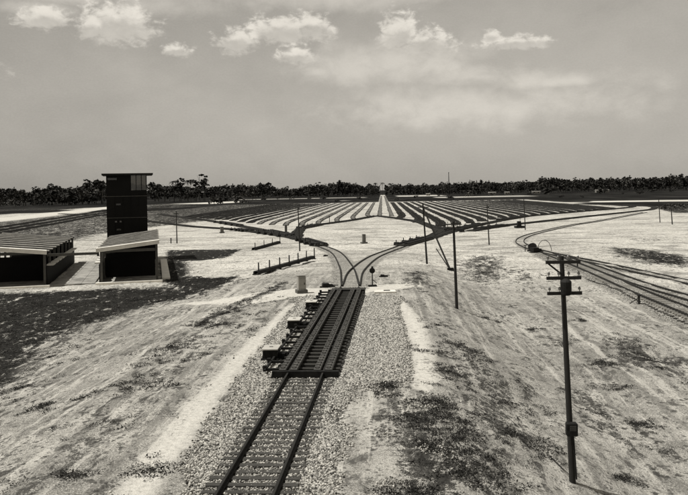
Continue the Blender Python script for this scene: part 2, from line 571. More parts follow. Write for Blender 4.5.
def ground_material():
    m = bpy.data.materials.new('sandy_ground'); m.use_nodes = True
    g = NT(m.node_tree)
    out = g.n('ShaderNodeOutputMaterial'); b = g.n('ShaderNodeBsdfPrincipled')
    co = g.n('ShaderNodeTexCoord'); P = co.outputs['Object']

    def at(nm):
        a = g.n('ShaderNodeAttribute'); a.attribute_name = nm
        return a.outputs['Fac']
    veg_shade, path, grav, dark = at('veg_shade'), at('path'), at('gravel'), at('dark')
    big = g.noise(P, 0.05, 5, 0.6, 0.5)
    mid = g.noise(P, 0.5, 6, 0.62, 0.6)
    fine = g.noise(P, 5.0, 6, 0.7)
    grit = g.noise(P, 22.0, 3, 0.7)
    streak = g.noise(g.scale(P, (1.0, 0.30, 1.0)), 0.9, 7, 0.68, 0.8)
    clump = g.noise(g.scale(P, (1.0, 0.55, 1.0)), 2.2, 5, 0.66, 0.5)
    flat = g.noise(g.scale(P, (0.45, 0.8, 1.0)), 0.22, 7, 0.66, 0.6)
    # bare sand with damp and trodden variation
    sv = g.m('ADD', g.m('MULTIPLY', big, 0.5), g.m('MULTIPLY', mid, 0.5))
    sand = g.mix(g.step(sv, 0.36, 0.62), tone(0.14), tone(0.37))
    sand = g.mix(g.m('MULTIPLY', g.step(fine, 0.48, 0.64), 0.45), sand, tone(0.14))
    sand = g.mix(g.m('MULTIPLY', g.step(grit, 0.52, 0.62), 0.45), sand, tone(0.06))
    sand = g.mix(g.m('MULTIPLY', g.step(grit, 0.48, 0.40), 0.55), sand, tone(0.58))
    far = at('far')
    sand = g.mix(g.m('MULTIPLY', g.step(g.m('ADD', g.m('MULTIPLY', clump, 0.6), g.m('MULTIPLY', streak, 0.4)), 0.515, 0.59), 0.75), sand, tone(0.05))
    pale = g.mix(g.step(sv, 0.38, 0.62), tone(0.40), tone(0.62))
    pale = g.mix(g.m('MULTIPLY', g.step(fine, 0.49, 0.60), 0.5), pale, tone(0.17))
    pale = g.mix(g.m('MULTIPLY', g.step(flat, 0.51, 0.60), 0.6), pale, tone(0.15))
    pale = g.mix(g.m('MULTIPLY', g.step(clump, 0.55, 0.62), 0.65), pale, tone(0.07))
    sand = g.mix(far, sand, pale)
    def clods(sc, lo, hi, keep):
        w = g.n('ShaderNodeTexVoronoi'); w.inputs['Scale'].default_value = sc
        g.put(w.inputs['Vector'], g.scale(P, (1.0, 0.8, 1.0)))
        c_ = g.n('ShaderNodeSeparateColor'); g.t.links.new(w.outputs['Color'], c_.inputs[0])
        rad = g.m('ADD', g.m('MULTIPLY', c_.outputs[1], hi), g.m('MULTIPLY', g.m('SUBTRACT', fine, 0.5), 0.9))
        return g.m('MULTIPLY', g.step(g.m('SUBTRACT', rad, w.outputs['Distance']), -lo, lo), g.m('GREATER_THAN', c_.outputs[0], keep))
    patch = g.step(g.m('ADD', g.m('MULTIPLY', mid, 0.6), g.m('MULTIPLY', streak, 0.4)), 0.44, 0.56)
    c1 = g.m('MULTIPLY', clods(7.0, 0.05, 0.52, 0.35), g.m('ADD', 0.25, g.m('MULTIPLY', patch, 0.7)))
    c2 = g.m('MULTIPLY', clods(2.8, 0.06, 0.46, 0.58), patch)
    c3 = clods(15.0, 0.06, 0.52, 0.50)
    ruts = g.noise(g.scale(P, (1.8, 0.05, 1.0)), 1.0, 5, 0.6, 0.15)
    base_ = g.mix(g.m('MULTIPLY', g.step(ruts, 0.53, 0.62), 0.55), sand, tone(0.13))
    base_ = g.mix(g.m('MULTIPLY', g.step(ruts, 0.46, 0.38), 0.5), base_, tone(0.50))
    sand = g.mix(far, base_, sand)
    sand = g.mix(g.m('MULTIPLY', c3, 0.5), sand, tone(0.07))
    sand = g.mix(g.m('MULTIPLY', c1, 0.85), sand, tone(0.05))
    sand = g.mix(g.m('MULTIPLY', c2, 0.85), sand, tone(0.035))
    # worn paths
    pn = g.step(g.m('ADD', path, g.m('MULTIPLY', g.m('SUBTRACT', mid, 0.5), 0.9)), 0.35, 0.65)
    pc = g.mix(g.step(g.m('ADD', g.m('MULTIPLY', fine, 0.5), g.m('MULTIPLY', grit, 0.5)), 0.42, 0.66), tone(0.56), tone(0.30))
    sand = g.mix(g.m('MULTIPLY', pn, path), sand, pc)
    # loose gravel
    vo = g.n('ShaderNodeTexVoronoi'); vo.inputs['Scale'].default_value = 13.0
    g.put(vo.inputs['Vector'], P)
    vs = g.n('ShaderNodeSeparateColor'); g.t.links.new(vo.outputs['Color'], vs.inputs[0])
    gc = g.mix(g.step(vs.outputs[0], 0.2, 0.9), tone(0.05), tone(0.58))
    gc = g.mix(g.m('MULTIPLY', g.step(vo.outputs['Distance'], 0.35, 0.7), 0.8), gc, tone(0.05))
    gm = g.step(g.m('ADD', grav, g.m('MULTIPLY', g.m('SUBTRACT', mid, 0.5), 0.8)), 0.40, 0.62)
    col = g.mix(gm, sand, gc)
    # weeds, dark turf, and tower and shed shadows painted as dark ground
    vn = g.m('ADD', g.m('ADD', g.m('MULTIPLY', streak, 0.40), g.m('MULTIPLY', clump, 0.25)), g.m('ADD', g.m('MULTIPLY', fine, 0.2), g.m('MULTIPLY', grit, 0.15)))
    vm = g.step(g.m('ADD', veg_shade, g.m('MULTIPLY', g.m('SUBTRACT', vn, 0.5), 6.0)), 0.48, 0.66)
    vm = g.m('MULTIPLY', vm, g.m('MULTIPLY', g.step(veg_shade, 0.03, 0.15), g.m('ADD', 0.55, g.m('MULTIPLY', g.step(veg_shade, 0.35, 0.6), 0.45))))
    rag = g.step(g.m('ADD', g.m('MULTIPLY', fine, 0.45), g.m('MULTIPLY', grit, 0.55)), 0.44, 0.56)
    vm = g.m('MULTIPLY', vm, g.m('MAXIMUM', g.step(veg_shade, 0.50, 0.80), g.m('ADD', 0.28, g.m('MULTIPLY', rag, 0.9)), clamp=True))
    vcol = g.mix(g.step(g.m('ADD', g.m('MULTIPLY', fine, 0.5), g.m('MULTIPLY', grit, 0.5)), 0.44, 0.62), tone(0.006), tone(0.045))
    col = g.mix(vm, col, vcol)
    # scattered single weeds everywhere on the bare sand
    wn = g.step(g.m('ADD', g.noise(g.scale(P, (0.6, 1.2, 1.0)), 0.9, 5, 0.6, 0.4), g.m('MULTIPLY', g.m('SUBTRACT', g.m('ADD', fine, grit), 1.0), 0.7)), 0.66, 0.70)
    col = g.mix(g.m('MULTIPLY', wn, g.m('MULTIPLY', g.m('ADD', 0.2, g.m('MULTIPLY', rag, 0.7)), g.m('SUBTRACT', 1.0, g.m('MAXIMUM', gm, path), clamp=True))), col, tone(0.06))
    # dark scrub country beyond the yard
    dm = g.step(g.m('ADD', dark, g.m('MULTIPLY', g.m('SUBTRACT', big, 0.5), 0.5)), 0.40, 0.60)
    dn = g.noise(g.scale(P, (1, 0.35, 1)), 0.03, 6, 0.65)
    dc = g.mix(g.step(dn, 0.42, 0.70), tone(0.006), tone(0.028))
    col = g.mix(dm, col, dc)
    g.t.links.new(col, b.inputs['Base Color'])
    b.inputs['Roughness'].default_value = 0.97
    b.inputs['Specular IOR Level'].default_value = 0.05
    bn = g.n('ShaderNodeBump'); bn.inputs['Strength'].default_value = 0.6; bn.inputs['Distance'].default_value = 0.08
    hh = g.m('ADD', g.m('MULTIPLY', mid, 0.8), g.m('ADD', g.m('MULTIPLY', fine, 0.7), g.m('MULTIPLY', grit, 0.35)))
    hh = g.m('SUBTRACT', hh, g.m('MULTIPLY', g.m('MULTIPLY', gm, vo.outputs['Distance']), 0.9))
    g.put(bn.inputs['Height'], hh)
    g.t.links.new(bn.outputs[0], b.inputs['Normal'])
    g.t.links.new(b.outputs[0], out.inputs['Surface'])
    return m

def build_ground():
    ys = [-60, -45, -30, -20, -12, -6, -2, 1, 4]
    y = 6.0
    while y < 7500:
        ys.append(y); y += 0.3 if y < 40 else max(0.3, 0.3 + (y - 40) * 0.0115)
    half = []
    x = 0.0
    while x < 6000:
        half.append(x); x += 0.34 if x < 16 else 0.34 + (x - 16) * 0.026
    xs = np.array([-v for v in half[:0:-1]] + half)
    ys = np.array(ys)
    X, Y = np.meshgrid(xs, ys)
    X = X.ravel(); Y = Y.ravel()
    Z = height(X, Y)
    nx, ny = len(xs), len(ys)
    i = np.arange((ny - 1) * (nx - 1)); r = i // (nx - 1); c = i % (nx - 1)
    a = r * nx + c
    me = fast_mesh('ground', np.stack([X, Y, Z], 1), np.stack([a, a + 1, a + nx + 1, a + nx], 1), ground_material(), True)
    veg_shade = veg_shade_mask(X, Y)
    path = np.zeros(X.shape)
    for p, d, s in PATHS_W:
        path = np.maximum(path, d * inside(p, X, Y, s))
    grav = inside(GRAVEL_W, X, Y, 0.9) * (1 - 0.8 * path)
    # thin ballast under the branch and receiving tracks
    for ln, wdt, val in BALLAST_LINES:
        q = np.array(ln)
        dmin = np.full(X.shape, 1e9)
        for a_, b_ in zip(q[:-1], q[1:]):
            ab = b_ - a_; t_ = np.clip(((X - a_[0]) * ab[0] + (Y - a_[1]) * ab[1]) / (ab @ ab), 0, 1)
            dmin = np.minimum(dmin, np.hypot(X - a_[0] - t_ * ab[0], Y - a_[1] - t_ * ab[1]))
        grav = np.maximum(grav, val * (1 - sstep(dmin, wdt * 0.6, wdt * 1.3)))
    dark = sstep(Y, 600, 625) * (1 - 0.95 * np.exp(-((X - 1.0) / 5.0) ** 2) * (Y < 1400))
    dark = np.maximum(dark, sstep(-X, 110, 150) * sstep(Y, 420, 470))
    dark = np.maximum(dark, sstep(X, 105, 130) * sstep(Y, 340, 380))
    for (x0, x1, y0, y1, s) in ((105, 420, 464, 480, 0.75), (60, 170, 800, 900, 0.9), (-260, -20, 980, 1040, 0.9), (-60, -20, 700, 760, 0.5),
                                (-500, -140, 520, 600, 0.6), (20, 90, 1000, 1200, 0.9)):
        w = sstep(X, x0 - 20, x0 + 20) * (1 - sstep(X, x1 - 20, x1 + 20)) * sstep(Y, y0 - 10, y0 + 10) * (1 - sstep(Y, y1 - 10, y1 + 10))
        dark = dark * (1 - s * w)
    dark = np.where(path > 0.3, dark * (1 - path), dark)
    far = sstep(Y + np.abs(X + 3) * 0.35, 60, 105)
    for nm, arr in (('veg_shade', veg_shade), ('path', path), ('gravel', grav), ('dark', dark), ('far', far)):
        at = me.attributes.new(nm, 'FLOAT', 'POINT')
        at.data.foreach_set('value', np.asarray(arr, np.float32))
    o = link('ground', me)
    o['kind'] = 'structure'
    o['label'] = 'pale sandy yard ground with weeds, worn paths and a low embankment'
    return o

build_ground()

# ------------------------------------------------------------------ tracks
def spline(pts, step=1.0):
    """even points along a smooth curve through pts"""
    P = [np.asarray(p, float) for p in pts]
    if len(P) > 2:
        Q = [2 * P[0] - P[1]] + P + [2 * P[-1] - P[-2]]
        out = []
        for i in range(1, len(Q) - 2):
            a, b, c, d = Q[i - 1], Q[i], Q[i + 1], Q[i + 2]
            for t in np.linspace(0, 1, 24, endpoint=False):
                out.append(0.5 * ((2 * b) + (-a + c) * t + (2 * a - 5 * b + 4 * c - d) * t * t + (-a + 3 * b - 3 * c + d) * t ** 3))
        out.append(P[-1])
        P = out
    P = np.array(P)
    L = np.concatenate([[0], np.cumsum(np.hypot(*np.diff(P[:, :2], axis=0).T))])
    n = max(2, int(L[-1] / step) + 1)
    s = np.linspace(0, L[-1], n)
    return np.stack([np.interp(s, L, P[:, k]) for k in range(P.shape[1])], 1)

def along(pts):
    """unit tangents (xy)"""
    t = np.gradient(pts[:, :2], axis=0)
    return t / np.linalg.norm(t, axis=1)[:, None]

RAIL_PROF = [(-0.07, 0.0), (0.07, 0.0), (0.07, 0.025), (0.012, 0.035), (0.012, 0.12), (0.036, 0.13), (0.036, 0.165),
             (-0.036, 0.165), (-0.036, 0.13), (-0.012, 0.12), (-0.012, 0.035), (-0.07, 0.025)]
RAIL_BOX = [(-0.085, 0.0), (0.085, 0.0), (0.045, 0.175), (-0.045, 0.175)]

def sweep(pts, off, prof, dz=0.0, base=(0, 0, 0)):
    T = along(pts); Nn = np.stack([T[:, 1], -T[:, 0]], 1)
    m = len(prof); V = []
    for k in range(len(pts)):
        for u, w in prof:
            q = pts[k, :2] + Nn[k] * (off + u)
            V.append((q[0] - base[0], q[1] - base[1], pts[k, 2] + w + dz - base[2]))
    Fc = []
    for k in range(len(pts) - 1):
        for i in range(m):
            j = (i + 1) % m
            Fc.append((k * m + i, k * m + j, k * m + m + j, k * m + m + i))
    Fc.append(tuple(range(m - 1, -1, -1))); Fc.append(tuple((len(pts) - 1) * m + i for i in range(m)))
    mb = MB(); mb.v = V; mb.f = Fc
    return mb

TIE_MESH = {}
def tie_mesh(kind, i=0):
    key = (kind, i)
    if key not in TIE_MESH:
        r = random.Random(i + 5)
        mb = MB().box((r.uniform(-.05, .05), 0, -0.068), (2.55 + r.uniform(-.08, .08), 0.22 + r.uniform(-.02, .02), 0.16), r.uniform(-.012, .012), 1.0, 0.012)
        TIE_MESH[key] = mb.mesh('tie', MT[kind])
    return TIE_MESH[key]

def on_ground(p, up=0.0):
    return np.array([p[0], p[1], float(height0(p[0], p[1])) + up])

def track(label, pts, up=0.10, group=None, bed=None, ties='parts', spacing=0.56, tie_kind='tie', step=2.0, prof=RAIL_BOX, zfun=None, skip=None, tie_to=1e9, name='railway_track', bed_kind='ballast'):
    C = spline(pts, step)
    if zfun:
        C[:, 2] = zfun(C[:, 0], C[:, 1])
    else:
        C[:, 2] = height0(C[:, 0], C[:, 1]) + up
    base = C[0].copy()
    t = thing(name, label, 'railway track', base, 0, group)
    for s in (-1, 1):
        sweep(C, s * 0.7535, prof, 0.0, base).obj('rail', MT['rail'], t)
    if bed:
        w = bed
        bp = [(-w / 2 - .25, -0.30), (w / 2 + .25, -0.30), (w / 2, -0.045), (-w / 2, -0.045)]
        mb = sweep(C, 0.0, bp, 0.0, base)
        # uneven edges
        for k, v in enumerate(mb.v):
            j = random.uniform(-.32, .32)
            mb.v[k] = (v[0] + j, v[1], v[2])
        mb.obj('ballast_bed', MT[bed_kind], t)
    D = spline(C, spacing)
    T = along(D)
    if ties == 'parts':
        n = 0
        for k in range(len(D)):
            if skip and skip(D[k]):
                continue
            if D[k][1] > tie_to or n >= 298:
                break
            n += 1
            link('tie', tie_mesh(tie_kind, k % 7), t, (D[k][0] - base[0], D[k][1] - base[1], D[k][2] - base[2] + random.uniform(-.015, .004)),
                 math.atan2(T[k][1], T[k][0]) - math.pi / 2 + random.uniform(-.015, .015))
    elif ties == 'stuff':
        mb = MB()
        for k in range(len(D)):
            if D[k][1] > tie_to:
                break
            mb.box((D[k][0] - base[0], D[k][1] - base[1], D[k][2] - base[2] - 0.03), (2.5, 0.23, 0.16), math.atan2(T[k][1], T[k][0]) - math.pi / 2)
        o = mb.obj('tie', MT[tie_kind], t); o['kind'] = 'stuff'
    return t, C

G = ground_at
def main_z(x, y):
    return bed_z(y) + 0.02
RET0, RET1 = 31.6, 57.5     # the main retarder runs between these
SW = np.array([track_x(62.0), 62.5, 0])
mainpts = [np.array([track_x(y), y, 0]) for y in (4.0, 20.0, 35.0, 50.0, 61.5)]
track('single main track of weathered ties running up the gravel hump', mainpts, zfun=main_z, prof=RAIL_PROF, step=1.0, spacing=0.48,
      skip=lambda p: RET0 - 0.1 < p[1] < RET1 + 0.1)

def branch_z(x, y):
    return height0(x, y) - 0.006
LB = [SW, G(345.6, 266), G(335.4, 252.6), G(316.7, 245), G(300, 239.5)]
RB = [SW + np.array([0.02, 0, 0]), G(358.3, 269.7), G(378, 255.5), G(405, 245.3), G(430, 238.5)]
track('curved branch track bending left from the switch beyond the retarder', LB, zfun=branch_z, tie_kind='tie_pale', step=1.0, bed=None)
track('curved branch track bending right from the switch beyond the retarder', RB, zfun=lambda x, y: branch_z(x, y) + 0.012, tie_kind='tie_pale', step=1.0)
LADDER_A = [G(300, 239.5), G(285, 236.3), G(236, 230), G(190, 226.5), G(150, 221.5), G(108, 216), G(60, 214)]
LADDER_B = [G(300, 239.5), G(264, 230.7), G(211, 221.2), G(190, 218.5), G(160, 214.5)]
LADDER_C = [G(296, 238.5), G(299, 231), G(308, 226.8), G(350, 220.8), G(376, 216)]
LADDER_D = [G(430, 238.5), G(450, 232), G(480, 225), G(516, 218), G(537, 215.6), G(590, 211), G(624, 208.2), G(632, 206.4), G(612, 204.9), G(575, 204.4)]
LADDER_E = [G(426, 239.5), G(440, 231.5), G(432, 227), G(415, 221.5), G(379, 216.3)]
LADDER_F = [G(470, 231.5), G(505, 226), G(540, 222), G(585, 217), G(630, 212.2), G(652, 209.4), G(650, 206.6), G(620, 205.2)]
kw = dict(ties='stuff', tie_kind='tie_dark', bed=3.0, up=0.16)
track('lower dark ladder track curving left towards the black tower', LADDER_A, **kw)
track('upper dark ladder track curving left behind the short grey pillar', LADDER_B, up=0.175, ties='stuff', tie_kind='tie_dark', bed=3.0)
track('dark ladder track turning right from the left branch along the pale tracks', LADDER_C, up=0.19, ties='stuff', tie_kind='tie_dark', bed=2.8)
track('long dark ladder track sweeping right past the crossarm pole', LADDER_D, **kw)
track('dark ladder track turning back left in front of the striped tracks', LADDER_E, up=0.175, ties='stuff', tie_kind='tie_dark', bed=2.8)
track('outer ladder track on the right running below the long ladder', LADDER_F, up=0.175, ties='stuff', tie_kind='tie_dark', bed=2.6)

# the classification tracks: parallel, each starting at a ladder
def lad_start(x):
    xs = [-95, -78, -63, -41, -32, -24, -22, -11, -2.4, 8, 11, 13.5, 17, 27.5, 45, 55, 86, 112]
    ys = [318, 304, 278, 232, 222, 220, 222, 254, 294, 262, 246, 222, 200, 216, 254, 268, 308, 336]
    return float(np.interp(x, xs, ys))
ORD = ['first', 'second', 'third', 'fourth', 'fifth', 'sixth', 'seventh', 'eighth', 'ninth', 'tenth', 'eleventh', 'twelfth', 'thirteenth',
       'fourteenth', 'fifteenth', 'sixteenth', 'seventeenth', 'eighteenth', 'nineteenth', 'twentieth', 'twenty-first']
Y_END = 590.0
for side in (1, -1):
    for k in range(20 if side > 0 else 17):
        x = (7.8 + 5.1 * k) if side > 0 else (-6.5 - 5.1 * k)
        y0 = lad_start(x)
        xin = x - side * 2.2
        pts = [np.array([xin, y0 + 3, 0]), np.array([x - side * 0.5, y0 + 22, 0]), np.array([x, y0 + 45, 0]), np.array([x, y0 + 90, 0]), np.array([x, Y_END + random.uniform(-6, 6), 0])]
        wide = random.uniform(2.3, 3.2) if side > 0 else (random.uniform(1.2, 1.7) if k < 8 else 2.3)
        lab = ('%s classification track right of the pale centre lane, on a dark bed' if side > 0 else
               '%s classification track left of the pale centre lane, low on its bed') % ORD[k]
        track(lab, pts, up=0.16 + 0.004 * (k % 3), bed=wide, ties='stuff' if not (side < 0 and k < 8) else None, spacing=0.9, tie_kind='tie_dark', step=4.0, tie_to=330, bed_kind='ballast' if not (side < 0 and k < 8) else 'ballast_pale',
              group='parallel classification tracks in the yard bowl')
# through track up the pale centre lane
for x, w in ((-1.2, 'left'), (3.6, 'right')):
    track('lone track on the %s edge of the pale lane through the yard centre' % w, [np.array([x, 285, 0]), np.array([x, 600, 0]), np.array([x, 1150, 0])],
          up=0.1, bed=1.7, bed_kind='ballast_pale', ties=None, step=14)

# bypass tracks far left
for i, w in enumerate(('nearest', 'middle', 'farthest')):
    dy = -2.6 * i
    track('%s of three dark bypass tracks crossing behind the sheds at far left' % w,
          [G(-60, 245 + dy * 1.5), G(0, 233.5 + dy * 1.15), G(60, 223 + dy), G(108, 214.5 + dy * .7), G(170, 208.3 + dy * .5)], up=0.15, bed=3.4, ties='stuff', tie_kind='tie_dark',
          step=5, spacing=0.9)

# receiving tracks at the right
loop = [G(645, 212.6), G(600, 221), G(571, 225.6), G(540, 232.5), G(524, 237.5), G(520, 242.5), G(530, 248.3), G(545, 252.5)]
track('loop track at right with the tight bend beside the small dark machine', loop + [G(568, 257.5), G(589, 261.4), G(640, 272.3), G(688, 282.8), G(730, 292)],
      tie_kind='tie_pale', tie_to=1e9, spacing=0.62, bed=None, up=0.0)
track('middle receiving track at right between the loop track and the nearest one', [G(553, 254.3), G(570, 259.3), G(590, 266), G(640, 284.2), G(688, 298.5), G(730, 311)], tie_kind='tie_pale', spacing=0.6, up=0.006)
track('nearest receiving track at right with ballast and protruding tie ends', [G(548, 254.0), G(568, 261.8), G(603, 276.5), G(638, 292), G(688, 312.5), G(730, 330)], tie_kind='tie_pale', spacing=0.6, up=0.05)

def block_row():
    C = spline([G(588, 279), G(606, 286.5), G(634, 299), G(666, 313.5), G(690, 324.5), G(715, 336)], 0.7)
    T = along(C)
    t = thing('tie_row', 'row of small dark wooden blocks on sand below the nearest receiving track', 'ties', C[0])
    me = MB().box((0, 0, 0.04), (0.30, 0.18, 0.12), 0, 0.95, 0.01).mesh('block', MT['timber'])
    for k in range(len(C)):
        link('block', me, t, (C[k][0] - C[0][0], C[k][1] - C[0][1], float(height(C[k][0], C[k][1])) - C[0][2]), math.atan2(T[k][1], T[k][0]) - math.pi / 2 + random.uniform(-.1, .1))
block_row()

# ------------------------------------------------------------------ loose ballast stones
def scatter_stones():
    lo = GRAVEL_W.min(0) - 1.0; hi = GRAVEL_W.max(0) + 1.0
    n = 360000
    yy = 14 + (hi[1] - 14) * rng.random(n) ** 1.35
    xx = lo[0] + (hi[0] - lo[0]) * rng.random(n)
    keep = (inside(GRAVEL_W, xx, yy, 0.8) + (fbm(xx * 0.7, yy * 0.7, 5, 21) - 0.47) * 1.4) > rng.random(n) * 0.7 + 0.15
    for p_, d_, s_ in PATHS_W[:3]:
        keep &= rng.random(n) > 1.35 * d_ * inside(p_, xx, yy, s_)
    d = xx - track_x(yy)
    keep &= ~((np.abs(np.abs(d) - 0.7535) < 0.12) & (yy < RET1))
    keep &= ~((np.abs(d) < 1.5) & (yy > RET0 - 0.2) & (yy < RET1))
    keep &= ~((np.abs(d) < 1.3) & (rng.random(n) < 0.1))
    xx = xx[keep]; yy = yy[keep]
    n = len(xx)
    d = np.abs(xx - track_x(yy))
    z = height(xx, yy)
    z = np.where(d < 2.3, np.maximum(z, bed_z(yy) - np.where(d < 1.28, 0.055 - 0.05 * rng.random(n) ** 2, 0.03)), z)
    r = (0.018 + 0.030 * rng.random(n) ** 2.0) * (1 + 0.009 * yy)
    base = np.array([(1, 0, 0), (0, 1, 0), (-1, 0, 0), (0, -1, 0), (0, 0, 1), (0, 0, -1)], float)
    fc = np.array([(0, 1, 4), (1, 2, 4), (2, 3, 4), (3, 0, 4), (1, 0, 5), (2, 1, 5), (3, 2, 5), (0, 3, 5)])
    a = rng.random(n) * 6.28
    V = base[None] * (0.75 + 0.6 * rng.random((n, 6, 1))) + rng.normal(0, 0.18, (n, 6, 3))
    V[:, :, 2] *= 0.7
    c, s = np.cos(a)[:, None], np.sin(a)[:, None]
    x_ = V[:, :, 0] * c - V[:, :, 1] * s; y_ = V[:, :, 0] * s + V[:, :, 1] * c
    V = np.stack([x_, y_, V[:, :, 2]], 2) * r[:, None, None]
    V += np.stack([xx, yy, z + r * 0.25], 1)[:, None, :]
    Fc = (fc[None] + (np.arange(n) * 6)[:, None, None]).reshape(-1, 3)
    o = link('ballast_gravel', fast_mesh('ballast_gravel', V.reshape(-1, 3), Fc, MT['stone']))
    tag(o, 'loose pale ballast stones spread beside the main track', 'gravel', kind='stuff')
scatter_stones()

# ------------------------------------------------------------------ weeds
def scatter_weeds():
    n = 90000
    yy = 15 + 95 * rng.random(n) ** 1.25
    half = yy * 0.5 + 3
    xx = -yy * 0.052 + (rng.random(n) * 2 - 1) * half
    m = veg_shade_mask(xx, yy)
    cl = fbm(xx * 0.55, yy * 0.9, 4, 33)
    p = sstep(m + (cl - 0.47) * 2.6, 0.40, 0.9) * sstep(m, 0.05, 0.25)
    lone = sstep(cl, 0.66, 0.72) * 0.25 * (np.abs(xx - track_x(yy)) > 5.5)
    keep = rng.random(n) < np.maximum(p, lone) * 0.42
    xx = xx[keep]; yy = yy[keep]
    for (px, py), cnt, sp in (((385, 386), 70, 0.32), ((436, 402), 110, 0.45), ((446, 418), 90, 0.5), ((462, 436), 120, 0.6), ((480, 455), 100, 0.6), ((408, 492), 90, 0.4), ((470, 470), 90, 0.5),
                              ((430, 445), 70, 0.5), ((450, 372), 60, 0.4), ((470, 350), 50, 0.4), ((500, 400), 50, 0.45), ((455, 345), 40, 0.35), ((512, 435), 60, 0.4), ((420, 420), 70, 0.5),
                              ((217, 324), 60, 0.45), ((232, 312), 40, 0.4), ((40, 410), 50, 0.4), ((150, 470), 45, 0.35), ((70, 478), 40, 0.3), ((170, 350), 40, 0.4), ((600, 365), 50, 0.5),
                              ((560, 345), 40, 0.45), ((612, 388), 50, 0.5), ((640, 425), 60, 0.4), ((625, 480), 25, 0.2), ((532, 330), 40, 0.4), ((488, 318), 40, 0.5), ((580, 320), 35, 0.4)):
        c_ = ground_at(px, py)
        xx = np.concatenate([xx, c_[0] + rng.normal(0, sp, cnt)]); yy = np.concatenate([yy, c_[1] + rng.normal(0, sp * 1.1, cnt)])
    n = len(xx)
    R = (0.06 + 0.13 * rng.random(n) ** 2) * (1 + 0.004 * yy)
    B = 40
    ang = rng.random((n, B)) * 6.283
    rad = np.sqrt(rng.random((n, B))) * R[:, None] * 1.5
    hgt = (0.1 + 0.9 * rng.random((n, B))) * R[:, None] * 0.75
    cx = xx[:, None] + np.cos(ang) * rad; cy = yy[:, None] + np.sin(ang) * rad
    cz = height(xx, yy)[:, None] + hgt * 0.5
    ctr = np.stack([cx, cy, cz], 2)
    tri = rng.normal(0, 1, (n, B, 3, 3)) * (R[:, None, None, None] * 0.15)
    tri[..., 2] *= 0.8
    V = ctr[:, :, None, :] + tri
    Fc = np.arange(n * B * 3).reshape(-1, 3)
    o = link('weeds', fast_mesh('weeds', V.reshape(-1, 3), Fc, MT['weed']))
    tag(o, 'low dark weeds growing in patches on the sandy slopes', 'weeds', kind='stuff')
scatter_weeds()

# ------------------------------------------------------------------ retarders
def retarder(label, y0, y1):
    """the long braking rig round both rails of the main track"""
    xc = track_x((y0 + y1) / 2); ang = math.atan(0.0208)
    L = y1 - y0
    t = thing('car_retarder', label, 'retarder', (xc, (y0 + y1) / 2, -0.06), -ang)
    zb = float(bed_z((y0 + y1) / 2)) + 0.06
    MB().box((0, 0, -0.06), (2.9, L, 0.14)).obj('pit_floor', MT['tie_dark'], t)
    n = int(L / 0.75)
    tm = MB().box((0, 0, 0), (2.75, 0.24, 0.16), 0, 1, 0.012).mesh('tie', MT['tie_dark'])
    for k in range(n):
        link('tie', tm, t, (random.uniform(-.05, .05), -L / 2 + (k + 0.5) * L / n, 0.085))
    # brake beams, made of short shoes bolted end to end, both sides of each rail
    ns = 18
    sl_ = L / ns
    sm = MB()
    sm.box((0, 0, 0.0), (0.30, sl_ - 0.10, 0.16), 0, 1, 0.02)
    sm.box((0, 0, 0.095), (0.12, sl_ - 0.25, 0.03))
    for q in (-.32, 0, .32):
        sm.box((0, q * sl_, 0.11), (0.2, 0.07, 0.055))
    shoe = sm.mesh('brake_shoe', MT['shoe'])
    for s in (-1, 1):
        for q in (-1, 1):
            for k in range(ns):
                link('brake_shoe', shoe, t, (s * 0.7535 + q * 0.245, -L / 2 + (k + 0.5) * sl_, 0.30 + random.uniform(-.006, .006)))
    # cross levers sticking out to the machines on the left
    lm = MB().box((0, 0, 0), (0.75, 0.10, 0.12), 0, 1, 0.01).box((-0.3, 0, 0.10), (0.16, 0.16, 0.14)).mesh('brake_lever', MT['iron'])
    for k in range(ns):
        link('brake_lever', lm, t, (-1.62 + random.uniform(-.04, .04), -L / 2 + (k + 0.5) * sl_, 0.20))
    rod = MB().beam((-1.85, -L / 2 + 0.4, 0.22), (-1.85, L / 2 - 1.5, 0.22), 0.09)
    rod.obj('pull_rod', MT['iron'], t)
    for yy in (-L / 2 + 0.06, L / 2 - 0.06):
        MB().box((0, yy, 0.16), (2.9, 0.14, 0.30), 0, 1, 0.02).obj('end_plate', MT['iron'], t)
    return t
retarder('long dark iron retarder clasping both rails of the main track', RET0, RET1)

def machine(label, p, k=1.0):
    t = thing('retarder_machine', label, 'machine', p, -0.02, 'operating machines beside the main retarder')
    MB().box((0, 0, -0.02), (1.0 * k, 1.35 * k, 0.24)).obj('plinth', MT['iron'], t)
    MB().box((0, 0, 0.34 * k), (0.84 * k, 1.1 * k, 0.5 * k), 0, 0.94, 0.03).obj('housing', MT['iron'], t)
    ld = MB().box((0.0, 0.0, 0.63 * k), (0.92 * k, 1.25 * k, 0.06), 0, 1, 0.01).obj('lid', MT['lid'], t)
    MB().box((0, 0, 0.675 * k), (0.2 * k, 0.05, 0.03)).obj('handle', MT['iron'], ld)
    MB().beam((0.4 * k, 0, 0.25), (1.15, 0.25, 0.2), 0.12).obj('drive_arm', MT['iron'], t)
    MB().box((0.62 * k, 0.1, 0.12), (0.3, 0.5, 0.3)).obj('gearbox', MT['iron'], t)
for (px, py, lb) in ((271.5, 358.5, 'nearest of the dark pale-lidded machines left of the retarder'),
                     (294.5, 328, 'middle dark pale-lidded machine left of the retarder'),
                     (311.5, 308.5, 'farthest dark pale-lidded machine left of the retarder')):
    p = G(px, py); machine(lb, p, 0.85)

